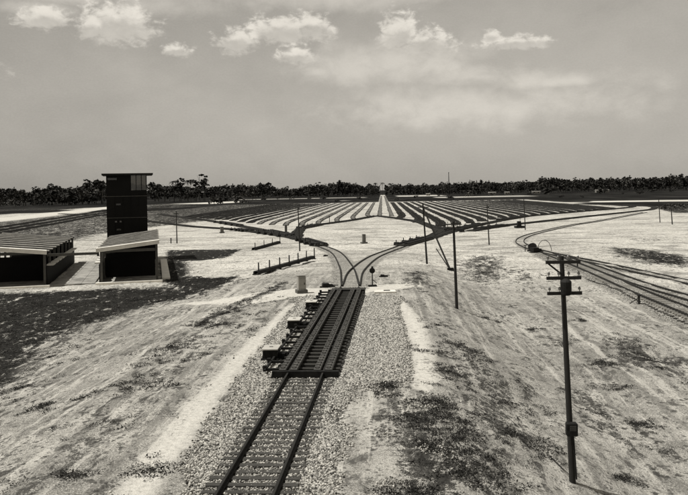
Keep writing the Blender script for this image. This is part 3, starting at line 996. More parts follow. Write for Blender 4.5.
def group_retarder(label, a, b, width=2.6):
    """dark low retarder on a ladder track, seen from afar"""
    a = on_ground(a); b = on_ground(b)
    d = b - a; L = float(np.hypot(d[0], d[1]))
    t = thing('group_retarder', label, 'retarder', (a + b) / 2 + np.array([0, 0, 0.1]), math.atan2(d[1], d[0]) - math.pi / 2, 'small retarders on the ladder tracks')
    MB().box((0, 0, 0.14), (width, L, 0.26), 0, 1, 0.02).obj('pit_floor', MT['tie_dark'], t)
    for s in (-1, 1):
        for q in (-1, 1):
            MB().box((s * 0.7535 + q * 0.25, 0, 0.38), (0.3, L - 0.4, 0.24), 0, 1, 0.02).obj('brake_beam', MT['iron'], t)
    for k in range(4):
        yy = -L / 2 + (k + .5) * L / 4
        m = MB().box((-width / 2 - 0.45 + random.uniform(-.25, .15), yy + random.uniform(-.8, .8), 0.24), (0.8, random.uniform(0.9, 1.5), 0.55), 0, 0.85, 0.03).obj('machine', MT['iron'], t)
        MB().box((-width / 2 - 0.5, yy, 0.68), (0.14, 0.14, random.uniform(.3, .7))).obj('valve', MT['iron'], m)
for lb, pa, pb in (('small dark retarder on the left branch just before its ladder splits', (322, 246.3), (303, 240.5)),
                   ('small dark retarder on the lower left ladder past the split', (290, 237), (262, 233.3)),
                   ('small dark retarder farther along the lower left ladder', (250, 231.7), (236, 230.2)),
                   ('small dark retarder on the upper left ladder near the short pillar', (290, 236.3), (268, 231.5)),
                   ('small dark retarder farther along the upper left ladder', (240, 226.3), (218, 222.4)),
                   ('small dark retarder on the right-turning ladder near the tall thin pole', (302, 228.8), (320, 225.3)),
                   ('small dark retarder on the right branch beside the thin leaning pole', (402, 246.2), (428, 239.2)),
                   ('small dark retarder on the long right ladder past the crossarm pole', (452, 231.5), (482, 224.6)),
                   ('small dark retarder in front of the striped tracks below the leaning brace', (436, 229), (449, 231)),
                   ('small dark retarder on the outer right ladder by a thin pole', (478, 230), (506, 226)),
                   ('small dark retarder farther out on the long right ladder', (500, 221), (526, 216.8))):
    group_retarder(lb, G(*pa), G(*pb))

# ------------------------------------------------------------------ trackside furniture
def storage_rack(label, pa, pb, n):
    a, b = G(*pa), G(*pb)
    d = b - a; L = float(np.hypot(d[0], d[1])); ang = math.atan2(d[1], d[0])
    t = thing('stake_rack', label, 'rack', a, ang, 'low dark stake racks left of the left branch')
    MB().box((L / 2, -0.25, 0.22), (L, 0.16, 0.3), 0, 1, 0.01).obj('side_beam', MT['timber'] if False else MT['iron'], t)
    MB().box((L / 2, 0.25, 0.22), (L, 0.16, 0.3), 0, 1, 0.01).obj('side_beam', MT['iron'], t)
    MB().box((L / 2, 0, 0.40), (L - 0.1, 0.62, 0.07), 0, 1, 0.01).obj('deck', MT['iron'], t)
    for k in range(n):
        x = 0.15 + (L - 0.3) * k / (n - 1)
        MB().box((x, -0.26, 0.85 + (0.12 if k == n - 1 else 0)), (0.12, 0.12, 1.05), 0, 0.9).obj('stake', MT['iron'], t)
        MB().box((x, 0.0, 0.05), (0.25, 0.9, 0.12)).obj('foot', MT['tie_dark'], t)
storage_rack('longer dark rack with seven upright stakes on the sand', (256, 276), (313, 261.5), 7)
storage_rack('shorter dark rack with four upright stakes behind the longer one', (253.5, 250.3), (279, 243.3), 4)

def pillar(label, px, py, top, w, group=None, slim=1.0, body='grey_metal'):
    p = G(px, py); h = top_height(p, py, top)
    t = thing('equipment_cabinet', label, 'cabinet', p, 0.35, group)
    MB().box((0, 0, 0.08), (w * 1.35, w * 1.35, 0.42), 0, 1, 0.02).obj('plinth', MT['timber'], t)
    MB().box((0, 0, 0.3 + (h - 0.36) / 2), (w * slim, w * slim, h - 0.3), 0, 0.97, 0.02).obj('body', MT[body], t)
    MB().box((0, 0, h + 0.035), (w * slim * 1.1, w * slim * 1.1, 0.07), 0, 0.9, 0.01).obj('cap', MT[body], t)
    d = MB().box((0, -w * slim / 2 - 0.012, 0.3 + (h - 0.36) / 2), (w * slim * 0.78, 0.03, h - 0.6), 0, 1, 0.005).obj('door', MT[body], t)
    MB().box((w * slim * 0.28, -w * slim / 2 - 0.045, h * 0.55), (0.05, 0.04, 0.16)).obj('handle', MT['iron'], d)
pillar('pale upright cabinet on the sand left of the main track switch', 301.5, 293, 275.5, 0.62, body='pale_metal')
pillar('grey pillar with dark foot standing alone on bare sand between the two branches', 364, 243.5, 234.5, 0.85, slim=0.7)
pillar('short grey pillar on the sand triangle behind the left ladder', 286, 233, 225, 0.9, slim=0.6)
pillar('small grey cabinet beside the lower left ladder track', 222, 233, 227, 0.9, slim=0.9)

def switch_stand(px, py, top):
    p = G(px, py); h = top_height(p, py, top)
    t = thing('switch_stand', 'thin dark switch stand with round target right of the switch', 'switch stand', p, 0.2)
    MB().box((0, 0, 0.05), (0.7, 0.4, 0.18), 0, 1, 0.02).obj('base', MT['iron'], t)
    MB().tube((0, 0, 0.1), (0, 0, h), 0.045).obj('mast', MT['iron'], t)
    MB().tube((0, -0.05, h - 0.18), (0, 0.05, h - 0.18), 0.24, n=14).obj('target', MT['iron'], t)
    MB().lathe((0, 0, h), [(0, 0.06), (0.05, 0.09), (0.16, 0.08), (0.2, 0.03)]).obj('lamp', MT['iron'], t)
    MB().beam((0.05, 0, 0.55), (0.4, 0.1, 0.25), 0.05).obj('lever', MT['iron'], t)
switch_stand(372.5, 286.5, 268.5)

def switch_machine(label, px, py, k=1.0, rz=0.0):
    p = G(px, py)
    t = thing('switch_machine', label, 'switch machine', p, rz, 'dark switch machines beside the tracks')
    MB().box((0, 0, 0.05), (1.7 * k, 0.35 * k, 0.12)).obj('base', MT['tie_dark'], t)
    MB().box((-0.2 * k, 0, 0.28 * k), (0.8 * k, 0.55 * k, 0.40 * k), 0, 0.9, 0.04).obj('housing', MT['iron'], t)
    MB().box((0.4 * k, 0, 0.22 * k), (0.45 * k, 0.4 * k, 0.26 * k), 0, 0.85, 0.03).obj('motor', MT['iron'], t)
    MB().beam((0.5 * k, 0.1, 0.14), (1.3 * k, 0.2, 0.12), 0.06).obj('throw_rod', MT['iron'], t)
switch_machine('dark switch machine left of the rails just past the retarder', 327.5, 287.3, 0.75, 0.3)
switch_machine('small dark switch machine on sand inside the left branch curve', 325.5, 256.6, 0.5, 0.8)
switch_machine('lone dark switch machine on sand right of the switch stand', 383.5, 277, 0.5, 0.2)
switch_machine('dark switch machine near the inside of the loop bend at right', 536, 252.5, 1.6, 0.6)
switch_machine('dark machine lump beside the middle of the long right ladder', 462, 232, 1.8, 1.2)

def cart():
    p = G(519.5, 228)
    t = thing('equipment_stand', 'dark low equipment stand with an upright box near the outer right ladder', 'machine', p, 0.2)
    MB().box((0, 0, 0.3), (2.3, 1.6, 0.5), 0, 1, 0.03).obj('base', MT['iron'], t)
    MB().box((-0.1, 0, 1.15), (1.0, 0.9, 1.2), 0, 0.8, 0.03).obj('cabinet', MT['iron'], t)
    MB().tube((0.2, 0, 1.7), (0.2, 0, 2.6), 0.06).obj('mast', MT['iron'], t)
cart()

def loop_machine():
    p = G(532.5, 251.5)
    t = thing('track_winch', 'dark round drum machine with a hoop guard beside the loop bend', 'machine', p, -0.4)
    MB().box((0, 0, 0.12), (1.5, 1.1, 0.25), 0, 1, 0.02).obj('base', MT['iron'], t)
    MB().tube((0, -0.5, 0.75), (0, 0.5, 0.75), 0.62, n=16).obj('drum', MT['iron'], t)
    mb = MB(); pr = None
    for i in range(13):
        a = math.pi * i / 12
        q = (1.9 - 1.1 * math.cos(a), 0, 0.1 + 1.75 * math.sin(a))
        if pr: mb.tube(pr, q, 0.045, n=6)
        pr = q
    mb.obj('hoop_guard', MT['iron'], t)
    p = G(525.3, 251.6)
    u = thing('marker_post', 'thin dark marker post standing just left of the round drum machine', 'post', p)
    MB().tube((0, 0, -0.2), (0, 0, 1.05), 0.07, 0.06).obj('shaft', MT['pole'], u)
    MB().box((0, 0, 1.0), (0.5, 0.1, 0.1)).obj('cross_piece', MT['pole'], u)
loop_machine()

def marker(label, px, py, top, r=0.12, guy=False):
    p = G(px, py); h = top_height(p, py, top)
    t = thing('marker_post', label, 'post', p)
    MB().tube((0, 0, -0.2), (0, 0, h), r, r * 0.9, 8).obj('shaft', MT['pole'], t)
    MB().box((0, 0, h + 0.04), (r * 2.6, r * 2.6, 0.1), 0, 0.8).obj('cap', MT['iron'], t)
    if guy:
        MB().beam((-0.9, -0.1, 0), (0, 0, h * 0.8), 0.05).obj('brace', MT['pole'], t)
marker('short thick dark post beside the nearest receiving track', 639, 303, 294.5, 0.11, True)
marker('short dark post by the middle receiving track near the loop', 577.5, 268, 259.5, 0.09)
marker('stubby dark post on the sand below the thin pole by the tower', 171, 243.5, 238.5, 0.12)
marker('short dark post rising beside the pale tracks near the right-turning ladder', 329.5, 223, 216, 0.12)

def slab():
    p = G(385, 292.5)
    t = thing('concrete_slab', 'flat pale concrete slab with a dark hatch right of the retarder end', 'slab', p, 0.05)
    MB().box((0, 0, 0.06), (1.7, 1.1, 0.16), 0, 1, 0.02).obj('slab', MT['concrete'], t)
    MB().box((0.15, 0.1, 0.15), (0.5, 0.35, 0.04)).obj('hatch', MT['iron'], t)
slab()

# ------------------------------------------------------------------ poles
def insulator(mb, p, k=1.0):
    mb.lathe(p, [(0, 0.012), (0.05 * k, 0.014), (0.055 * k, 0.045 * k), (0.10 * k, 0.04 * k), (0.13 * k, 0.03 * k), (0.15 * k, 0.012)], 7)

def utility_pole(label, pb, pt, arms=(), r=0.13, depth_top=None, n_ins=4, armlen=1.2, rz=0.0):
    """pole from a foot on the ground to a head straight above or leaning as seen"""
    a = G(*pb)
    d = ray(*pt)
    t_ = depth_of(a) / float(np.dot(d, FWD))
    b = CAM + d * t_
    t = thing('utility_pole', label, 'pole', a, 0)
    v = b - a
    MB().tube((0, 0, 0) - v * 0.03, v, r, r * 0.68, 12).obj('shaft', MT['pole'], t, smooth=False)
    for f in arms:
        q = v * f
        ca, sa = math.cos(rz), math.sin(rz)
        arm = MB()
        off = np.array([sa * (r + .03), -ca * (r + .03), 0])
        c = q + off
        arm.beam(c - np.array([ca, sa, 0]) * armlen / 2, c + np.array([ca, sa, 0]) * armlen / 2, 0.08, 0.10)
        ao = arm.obj('crossarm', MT['pole'], t)
        for k in range(n_ins):
            s = (k / (n_ins - 1) - 0.5) * (armlen - 0.14)
            mb = MB(); insulator(mb, c + np.array([ca * s, sa * s, 0.056]), 1.0)
            mb.obj('insulator', MT['glassins'], ao)
    return t, a, v

t, a, v = utility_pole('nearest dark utility pole with three short crossarms at right', (572.5, 481), (561.5, 256), (0.975, 0.905, 0.838), r=0.105, n_ins=4, armlen=1.08, rz=0.05)
q = v * 0.868
MB().lathe(q + np.array([0.03, -0.26, -0.26]), [(0, 0.12), (0.04, 0.17), (0.42, 0.175), (0.46, 0.15), (0.52, 0.06)], 14).obj('transformer', MT['iron'], t)
MB().beam(v * 0.968 + np.array([-0.45, -0.16, 0]), v * 0.915 + np.array([0, -0.12, 0]), 0.05).obj('arm_brace', MT['pole'], t)
bx = MB().box(v * 0.245 + np.array([0.0, -0.22, 0.0]), (0.34, 0.2, 0.42), 0, 1, 0.03).obj('meter_box', MT['iron'], t)
MB().box(v * 0.245 + np.array([0.02, -0.325, 0.05]), (0.2, 0.02, 0.16)).obj('cover', MT['tie'], bx)
MB().tube(v * 0.02 + np.array([0.1, -0.13, 0]), v * 0.22 + np.array([0.06, -0.15, 0]), 0.025, n=6).obj('conduit', MT['iron'], t)
# guy wires down to the sand on the left
for g_ in ((503, 410), (520, 425)):
    e = G(*g_) - a
    MB().tube(e, v * 0.02, 0.012, n=5).obj('ground_wire', MT['rail'], t)
for k in range(5):
    pass

utility_pole('thin dark pole with one crossarm in the middle right distance', (456.8, 308), (453.4, 221.5), (0.97, 0.93), r=0.12, n_ins=4, armlen=1.05)
t, a, v = utility_pole('dark pole propped by a long leaning brace pole', (427, 264.5), (422.8, 203), (0.93,), r=0.13, n_ins=4, armlen=1.4)
b0 = G(450.5, 270) - a
MB().tube(b0, v * 0.92, 0.12, 0.10).obj('brace_pole', MT['pole'], t)
b1 = G(448.5, 268.5) - a
MB().tube(b1, b1 + (v * 0.92 - b0) * 0.30 + np.array([-0.5, 0.3, 0]), 0.07, 0.06).obj('stub_brace', MT['pole'], t)
MB().box(b0 + np.array([0, 0, 0.1]), (0.9, 0.6, 0.4), 0, 0.8).obj('brace_foot', MT['iron'], t)
utility_pole('thin bare pole left of the wider ladder stub at right', (489.2, 245), (487, 205), (0.95,), r=0.12, n_ins=2, armlen=0.7)
utility_pole('thin bare pole right of the dark equipment stand', (525.3, 230), (523.8, 199), (), r=0.13)
utility_pole('left of two thin poles at the far right edge', (660, 222.5), (658.7, 199), (), r=0.13)
utility_pole('right of two thin poles at the far right edge', (672.3, 224.5), (671, 206), (), r=0.15)
utility_pole('tall thin pole rising between the left ladder and the racks', (299.8, 251), (298, 207), (0.97,), r=0.12, n_ins=2, armlen=0.6)
utility_pole('thin dark pole standing right of the black tower', (177, 243.5), (176.2, 211), (0.93,), r=0.13, n_ins=2, armlen=0.9)

# ------------------------------------------------------------------ tower and sheds
RZ = math.radians(17.4)
def lz(z):          # world height to local height above the sheds' ground
    return z

def shed(label, foot, W_, D_, zl, zr, side_walk, wall_side):
    """long open-fronted shed; local x right along the front, y into depth"""
    t = thing('open_shed', label, 'shed', foot, RZ)
    MB().box((W_ / 2, D_ / 2, 0.02), (W_, D_, 0.12)).obj('floor', MT['grey_concrete'], t)
    MB().box((W_ / 2, -0.75, 0.10), (W_ + 1.0, 0.5, 0.3), 0, 1, 0.02).obj('kerb', MT['white'], t)
    zof = lambda x: zl + (zr - zl) * x / W_
    # sloping roof deck
    th = 0.16
    r = MB().add([(-.35, -.5, zof(-.35)), (W_ + .12, -.5, zof(W_ + .12)), (W_ + .12, D_ + .4, zof(W_ + .12)), (-.35, D_ + .4, zof(-.35)),
                  (-.35, -.5, zof(-.35) + th), (W_ + .12, -.5, zof(W_ + .12) + th), (W_ + .12, D_ + .4, zof(W_ + .12) + th), (-.35, D_ + .4, zof(-.35) + th)],
                 [(3, 2, 1, 0), (4, 5, 6, 7), (0, 1, 5, 4), (1, 2, 6, 5), (2, 3, 7, 6), (3, 0, 4, 7)]).obj('roof', MT['roof_dark'], t)
    n = 9
    for k in range(n):
        y = 0.9 + k * (D_ - 1.0) / n
        MB().add([(-.5, y, zof(-.5) + th + .003), (W_ + .25, y, zof(W_ + .25) + th + .003), (W_ + .25, y + 0.5, zof(W_ + .25) + th + .003), (-.5, y + 0.5, zof(-.5) + th + .003),
                  (-.5, y, zof(-.5) + th + .10), (W_ + .25, y, zof(W_ + .25) + th + .10), (W_ + .25, y + 0.5, zof(W_ + .25) + th + .10), (-.5, y + 0.5, zof(-.5) + th + .10)],
                 [(3, 2, 1, 0), (4, 5, 6, 7), (0, 1, 5, 4), (1, 2, 6, 5), (2, 3, 7, 6), (3, 0, 4, 7)]).obj('roof_batten', MT['batten'], r)
    # pale fascia across the front
    MB().add([(-.4, -.56, zof(-.4) - .10), (W_ + .2, -.56, zof(W_ + .2) - .10), (W_ + .2, -.505, zof(W_ + .2) - .10), (-.4, -.505, zof(-.4) - .10),
              (-.4, -.56, zof(-.4) + .36), (W_ + .2, -.56, zof(W_ + .2) + .36), (W_ + .2, -.3, zof(W_ + .2) + .42), (-.4, -.3, zof(-.4) + .42)],
             [(3, 2, 1, 0), (4, 5, 6, 7), (0, 1, 5, 4), (1, 2, 6, 5), (2, 3, 7, 6), (3, 0, 4, 7)]).obj('fascia', MT['white'], t)
    # eave trim along the side that shows
    # posts
    for k in range(8):
        y = 0.15 + k * (D_ - 0.3) / 7
        for x in (0.12, W_ - 0.12):
            zt = zof(x)
            MB().box((x, y, zt / 2 + 0.04), (0.26, 0.26, zt - 0.09)).obj('post', MT['timber'], t)
    MB().box((W_ / 2, 0.2, zof(W_ / 2) - 0.42), (W_ - 0.6, 0.12, 0.34)).obj('front_beam', MT['timber'], t)
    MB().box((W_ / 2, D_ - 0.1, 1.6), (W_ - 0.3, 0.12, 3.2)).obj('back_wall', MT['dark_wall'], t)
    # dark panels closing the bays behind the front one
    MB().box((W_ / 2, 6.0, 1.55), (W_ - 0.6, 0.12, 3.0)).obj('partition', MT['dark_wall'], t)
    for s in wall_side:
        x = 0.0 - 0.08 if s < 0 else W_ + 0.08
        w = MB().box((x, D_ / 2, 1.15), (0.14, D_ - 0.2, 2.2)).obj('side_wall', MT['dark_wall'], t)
        for k in range(9):
            y = 1.3 + k * (D_ - 2) / 9
            MB().box((x + 0.25 * s, y + 0.9, 2.34), (0.75, 2.0, 0.16), 0, 1, 0.02).obj('coping_block', MT['concrete'], w)
    if side_walk:
        MB().box((W_ + 0.95, D_ / 2 - 0.4, 0.13), (0.95, D_ * 0.86, 0.24), 0, 1, 0.02).obj('side_kerb', MT['white'], t)
    return t

fR = G(100.5, 284); fR[2] = float(height0(fR[0], fR[1]))
fL = G(46, 286.5); fL[2] = float(height0(fL[0], fL[1]))
ca, sa = math.cos(RZ), math.sin(RZ)
shed('open-fronted dark shed with striped roof in front of the black tower', fR, 6.5, 30.0, 3.85, 4.55, True, (-1,))
fL2 = fL - np.array([ca, sa, 0]) * 9.0
shed('open-fronted dark shed with striped roof at the left photo edge', fL2, 9.0, 30.0, 4.75, 3.8, False, (1,))

def walkway():
    p = fL + np.array([ca, sa, 0]) * 0.75
    wd = float(np.hypot(*(fR - fL)[:2])) - 1.4
    t = thing('walkway', 'grey paved walkway between the two striped sheds', 'walkway', p, RZ)
    n = 10
    for k in range(n):
        for j in range(3):
            MB().box(((j + .5) * wd / 3, (k + .5) * 3.0, 0.045 + random.uniform(-.01, .01)), (wd / 3 - 0.03, 2.96, 0.12)).obj('paving_slab', MT['grey_concrete'], t)
walkway()

def link_beam():
    a = fL + np.array([0, 0, 3.55]) + np.array([-sa, ca, 0]) * 0.4 + np.array([ca, sa, 0]) * 0.12
    b = fR + np.array([0, 0, 3.55]) + np.array([-sa, ca, 0]) * 0.4 + np.array([ca, sa, 0]) * -0.12
    t = thing('tie_beam', 'dark horizontal beam joining the fronts of the two sheds', 'beam', a)
    MB().beam((0, 0, 0), b - a, 0.2, 0.3).obj('beam', MT['timber'], t)
    for q in (0.02, 0.98):
        c = (b - a) * q
        MB().box((c[0], c[1], c[2] - 0.24), (0.24, 0.3, 0.16), RZ).obj('bracket', MT['iron'], t)
link_beam()

def tower():
    foot = fR + np.array([-sa, ca, 0]) * 31.5 + np.array([ca, sa, 0]) * 0.0
    # centre the tower on its place in the photograph
    dep = depth_of(foot)
    c = CAM + ray(127.5, 230) * (dep / float(np.dot(ray(127.5, 230), FWD)))
    g0 = float(height0(c[0], c[1]))
    w = 39.0 * dep / F; d = 5.6
    topz = CAM[2] + ray(127.5, 173.5)[2] * dep / float(np.dot(ray(127.5, 173.5), FWD))
    H = topz - g0
    t = thing('control_tower', 'tall black control tower with flat overhanging roof behind the sheds', 'tower', (c[0], c[1], g0), RZ + math.radians(1.5))
    fl = H / 4.05
    hw = w / 2
    zc = 3 * fl                 # cabin floor
    MB().box((0, d / 2, zc / 2), (w, d, zc)).obj('body', MT['dark_wall'], t)
    # facade panels: four storeys of dark panels with thin joints
    for s in range(3):
        z0 = s * fl
        for k in range(5):
            px = -hw + (k + .5) * w / 5
            MB().box((px, -0.03, z0 + fl / 2 + 0.02), (w / 5 - 0.05, 0.05, fl - 0.12)).obj('facade_panel', MT['dark_wall'], t)
        MB().box((0, -0.05, z0 + fl - 0.02), (w + 0.04, 0.09, 0.06)).obj('floor_band', MT['grey_metal'], t)
    # small windows
    for (x, z, ww) in ((-1.3, 2.62, 0.7), (-1.7, 1.82, 0.3), (-1.0, 1.82, 0.3), (-1.3, 1.45, 0.6)):
        f = MB().box((x, -0.075, z * fl), (ww + 0.12, 0.04, 0.36)).obj('window', MT['roof_dark'], t)
        MB().box((x, -0.10, z * fl), (ww, 0.02, 0.24)).obj('pane', MT['glass'], f)
    # glazed cabin on top; solid at the left, open glazing at the right corner
    zt = H - 0.28
    MB().box((-hw + 0.3 * w, d / 2, (zc + zt) / 2), (0.6 * w, d - 0.05, zt - zc)).obj('cabin_wall', MT['dark_wall'], t)
    MB().box((hw - 0.2 * w, d / 2, zc + 0.45), (0.4 * w, d - 0.05, 0.9)).obj('cabin_dado', MT['dark_wall'], t)
    for k in range(4):
        x = hw - 0.4 * w + (k) * 0.4 * w / 3 - (0.05 if k == 3 else 0)
        for yy in (0.06, d - 0.06):
            MB().box((x, yy, (zc + 0.9 + zt) / 2), (0.10, 0.10, zt - zc - 0.9)).obj('mullion', MT['dark_wall'], t)
    for k in range(3):
        x = hw - 0.4 * w + (k + .5) * 0.4 * w / 3
        for yy in (0.06, d - 0.06):
            MB().box((x, yy, (zc + 0.9 + zt) / 2), (0.4 * w / 3 - 0.11, 0.02, zt - zc - 0.9)).obj('pane', MT['glass'], t)
    f = MB().box((-hw + 0.9, -0.06, zt - 0.55), (1.5, 0.06, 0.45)).obj('window', MT['roof_dark'], t)
    MB().box((-hw + 0.9, -0.10, zt - 0.55), (1.36, 0.02, 0.30)).obj('pane', MT['glass'], f)
    # desk and a cabinet inside the glazed corner
    MB().box((hw - 0.16 * w, d * 0.5, zc + 1.2), (0.9, 1.2, 0.55)).obj('console', MT['dark_wall'], t)
    rf = MB().box((0.15, d / 2, H - 0.14), (w + 1.6, d + 1.3, 0.24), 0, 1, 0.03).obj('roof', MT['roof_dark'], t)
    MB().box((0.15, d / 2, H + 0.0), (w + 1.64, d + 1.34, 0.06)).obj('roof_edge', MT['timber'], rf)
    # small balcony at the cabin's left
    MB().box((-hw - 0.35, d * 0.4, zc - 0.05), (0.7, d * 0.6, 0.1)).obj('balcony', MT['timber'], t)
    for k in range(3):
        MB().box((-hw - 0.65, d * (0.15 + 0.25 * k), zc + 0.5), (0.05, 0.05, 1.0)).obj('railing_post', MT['timber'], t)
    MB().box((-hw - 0.65, d * 0.4, zc + 1.02), (0.05, d * 0.6, 0.05)).obj('handrail', MT['timber'], t)
tower()

# ------------------------------------------------------------------ distance: houses, masts, trees
def house(label, px, py, w, h, group=None):
    y = 1080.0
    d = ray(px, 190); t_ = y / float(np.dot(d, FWD)); p = CAM + d * t_
    p = np.array([p[0], p[1], -2.6])
    t = thing('distant_building', label, 'building', p, random.uniform(-.1, .1), 'pale low buildings before the far trees')
    h *= 0.7; w *= 0.7
    MB().box((0, 0, h / 2), (w, 8, h)).obj('wall', MT['house'], t)
    MB().box((0, 0, h + 0.3), (w + 1.2, 9.2, 0.6), 0, 0.9).obj('roof', MT['house'], t)
    for k in range(max(2, int(w / 4))):
        MB().box((-w / 2 + (k + .5) * w / max(2, int(w / 4)), -4.03, h * 0.55), (1.4, 0.08, 1.3)).obj('window', MT['dark_wall'], t)
for i, (px, w, h, lb) in enumerate(((470, 10, 4, 'tiny pale low building left of the group before the right treeline'), (492, 13, 4.2, 'tiny pale low building second in the group before the right treeline'),
                                 (507, 9, 4, 'tiny pale low building in the middle of the right treeline'), (536, 16, 4.4, 'tiny pale low building right of the group before the right treeline'),
                                 (602, 26, 4.6, 'long pale low building farthest right before the treeline'), (428, 8, 4, 'tiny pale low building just right of the centre lane'))):
    house(lb, px, 190, w, h)

def mast():
    d = ray(449, 190); t_ = 1150 / float(np.dot(d, FWD)); p = CAM + d * t_
    t = thing('radio_mast', 'slender tall mast poking above the far trees right of centre', 'mast', (p[0], p[1], -2.6))
    MB().tube((0, 0, 0), (0, 0, 34), 0.9, 0.45, 8).obj('shaft', MT['iron'], t)
    MB().lathe((0, 0, 34), [(0, 0.7), (0.4, 0.8), (1.2, 0.5)], 8).obj('cap', MT['iron'], t)
mast()

def leaf_cloud(centres, radii, n, size, seed, flat=0.8):
    r = np.random.default_rng(seed)
    k = r.integers(0, len(centres), n)
    d = r.normal(0, 1, (n, 3)); d /= np.linalg.norm(d, axis=1)[:, None]
    rad = radii[k][:, None] * (r.random((n, 1)) ** 0.45)
    c = centres[k] + d * rad * np.array([1, 1, flat])
    u = r.normal(0, 1, (n, 3)); u /= np.linalg.norm(u, axis=1)[:, None]
    v = np.cross(u, r.normal(0, 1, (n, 3))); v /= np.linalg.norm(v, axis=1)[:, None]
    s = size * (0.5 + r.random((n, 1)))
    V = np.stack([c - u * s, c + v * s * 0.8, c + u * s, c - v * s * 0.8], 1)
    return V.reshape(-1, 3), np.arange(n * 4).reshape(-1, 4)

def crown_broad(seed, pale=False):
    r = np.random.default_rng(seed)
    m = 9
    C_ = np.stack([r.normal(0, 0.20, m), r.normal(0, 0.20, m), 0.36 + 0.5 * r.random(m)], 1)
    R_ = 0.13 + 0.12 * r.random(m)
    V, Fc = leaf_cloud(C_, R_, 300, 0.055, seed)
    return fast_mesh('crown', V, Fc, MT['leaf_pale' if pale else 'leaf'])

def crown_pine(seed):
    r = np.random.default_rng(seed)
    m = 7
    h = np.sort(0.62 + 0.36 * r.random(m))
    C_ = np.stack([r.normal(0, 0.09, m), r.normal(0, 0.09, m), h], 1)
    R_ = 0.05 + 0.07 * r.random(m)
    V, Fc = leaf_cloud(C_, R_, 200, 0.035, seed, 0.55)
    return fast_mesh('crown', V, Fc, MT['leaf'])

def crown_palm(seed):
    r = np.random.default_rng(seed)
    V = []; Fc = []
    for k in range(22):
        a = r.random() * 6.28; L = 0.16 + 0.06 * r.random(); up = r.uniform(-.5, 1.0)
        pts = []
        for s in np.linspace(0, 1, 4):
            pts.append(np.array([math.cos(a) * L * s, math.sin(a) * L * s, 0.93 + 0.13 * up * s - 0.16 * s * s]))
        sd_ = np.array([-math.sin(a), math.cos(a), 0])
        for i in range(3):
            w0, w1 = 0.03 * (1 - i / 3.4), 0.03 * (1 - (i + 1) / 3.4)
            n = len(V)
            V += [pts[i] - sd_ * w0, pts[i] + sd_ * w0, pts[i + 1] + sd_ * w1, pts[i + 1] - sd_ * w1]
            Fc.append((n, n + 1, n + 2, n + 3))
    return fast_mesh('crown', np.array(V), np.array(Fc), MT['leaf'])

def crown_bush(seed, pale):
    r = np.random.default_rng(seed)
    m = 8
    C_ = np.stack([r.normal(0, 0.32, m), r.normal(0, 0.32, m), 0.25 + 0.4 * r.random(m)], 1)
    R_ = 0.2 + 0.15 * r.random(m)
    V, Fc = leaf_cloud(C_, R_, 240, 0.08, seed, 0.8)
    V[:, 2] = np.maximum(V[:, 2], 0.0)
    return fast_mesh('crown', V, Fc, MT['leaf_pale' if pale else 'leaf'])

def trunk_mesh(h, r, bend, seed):
    rr = random.Random(seed)
    mb = MB(); p = Vector((0, 0, -0.02)); n = 4
    for k in range(n):
        q = Vector((rr.uniform(-bend, bend), rr.uniform(-bend, bend), h * (k + 1) / n))
        mb.tube(p, q, r * (1 - 0.6 * k / n), r * (1 - 0.6 * (k + 1) / n), 6); p = q
    for k in range(3):
        a = rr.uniform(0, 6.28)
        mb.tube((0, 0, h * (0.55 + .13 * k)), (math.cos(a) * .16, math.sin(a) * .16, h * (0.85 + .1 * k)), r * .4, r * .15, 5)
    return mb.mesh('trunk', MT['bark'])

KINDS_T = {
    'broadleaf_tree': [(crown_broad(50 + i, i == 3), trunk_mesh(0.6, 0.022, 0.02, i)) for i in range(5)],
    'pine_tree': [(crown_pine(70 + i), trunk_mesh(0.93, 0.012, 0.012, 20 + i)) for i in range(4)],
    'palm_tree': [(crown_palm(80 + i), trunk_mesh(0.93, 0.012, 0.02, 40 + i)) for i in range(2)],
    'bush': [(crown_bush(90 + i, i % 2 == 1), trunk_mesh(0.35, 0.03, 0.02, 60 + i)) for i in range(4)],
}

def tree(kind, label, p, h, group, wide=1.0, i=None):
    cm, tm = KINDS_T[kind][random.randrange(len(KINDS_T[kind])) if i is None else i % len(KINDS_T[kind])]
    t = thing(kind, label, 'bush' if kind == 'bush' else 'tree', p, random.uniform(0, 6.28), group)
    for nm, me in (('crown', cm), ('trunk', tm)):
        o = link(nm, me, t)
        o.scale = (h * wide, h * wide, h)
    return t

def far_point(px, depth):
    d = ray(px, 190); t_ = depth / float(np.dot(d, FWD)); p = CAM + d * t_
    return np.array([p[0], p[1], float(height0(p[0], p[1])) - 0.1])

def horizon_y(px):
    return 190.0 - (px - 344.0) * math.tan(ROLL)

def tree_at(kind, label, px, top, depth, group, wide=1.0):
    p = far_point(px, depth)
    h = (horizon_y(px) - top) * depth / F + CAM[2] - p[2]
    return tree(kind, label, p, max(h, 2.0), group, wide)

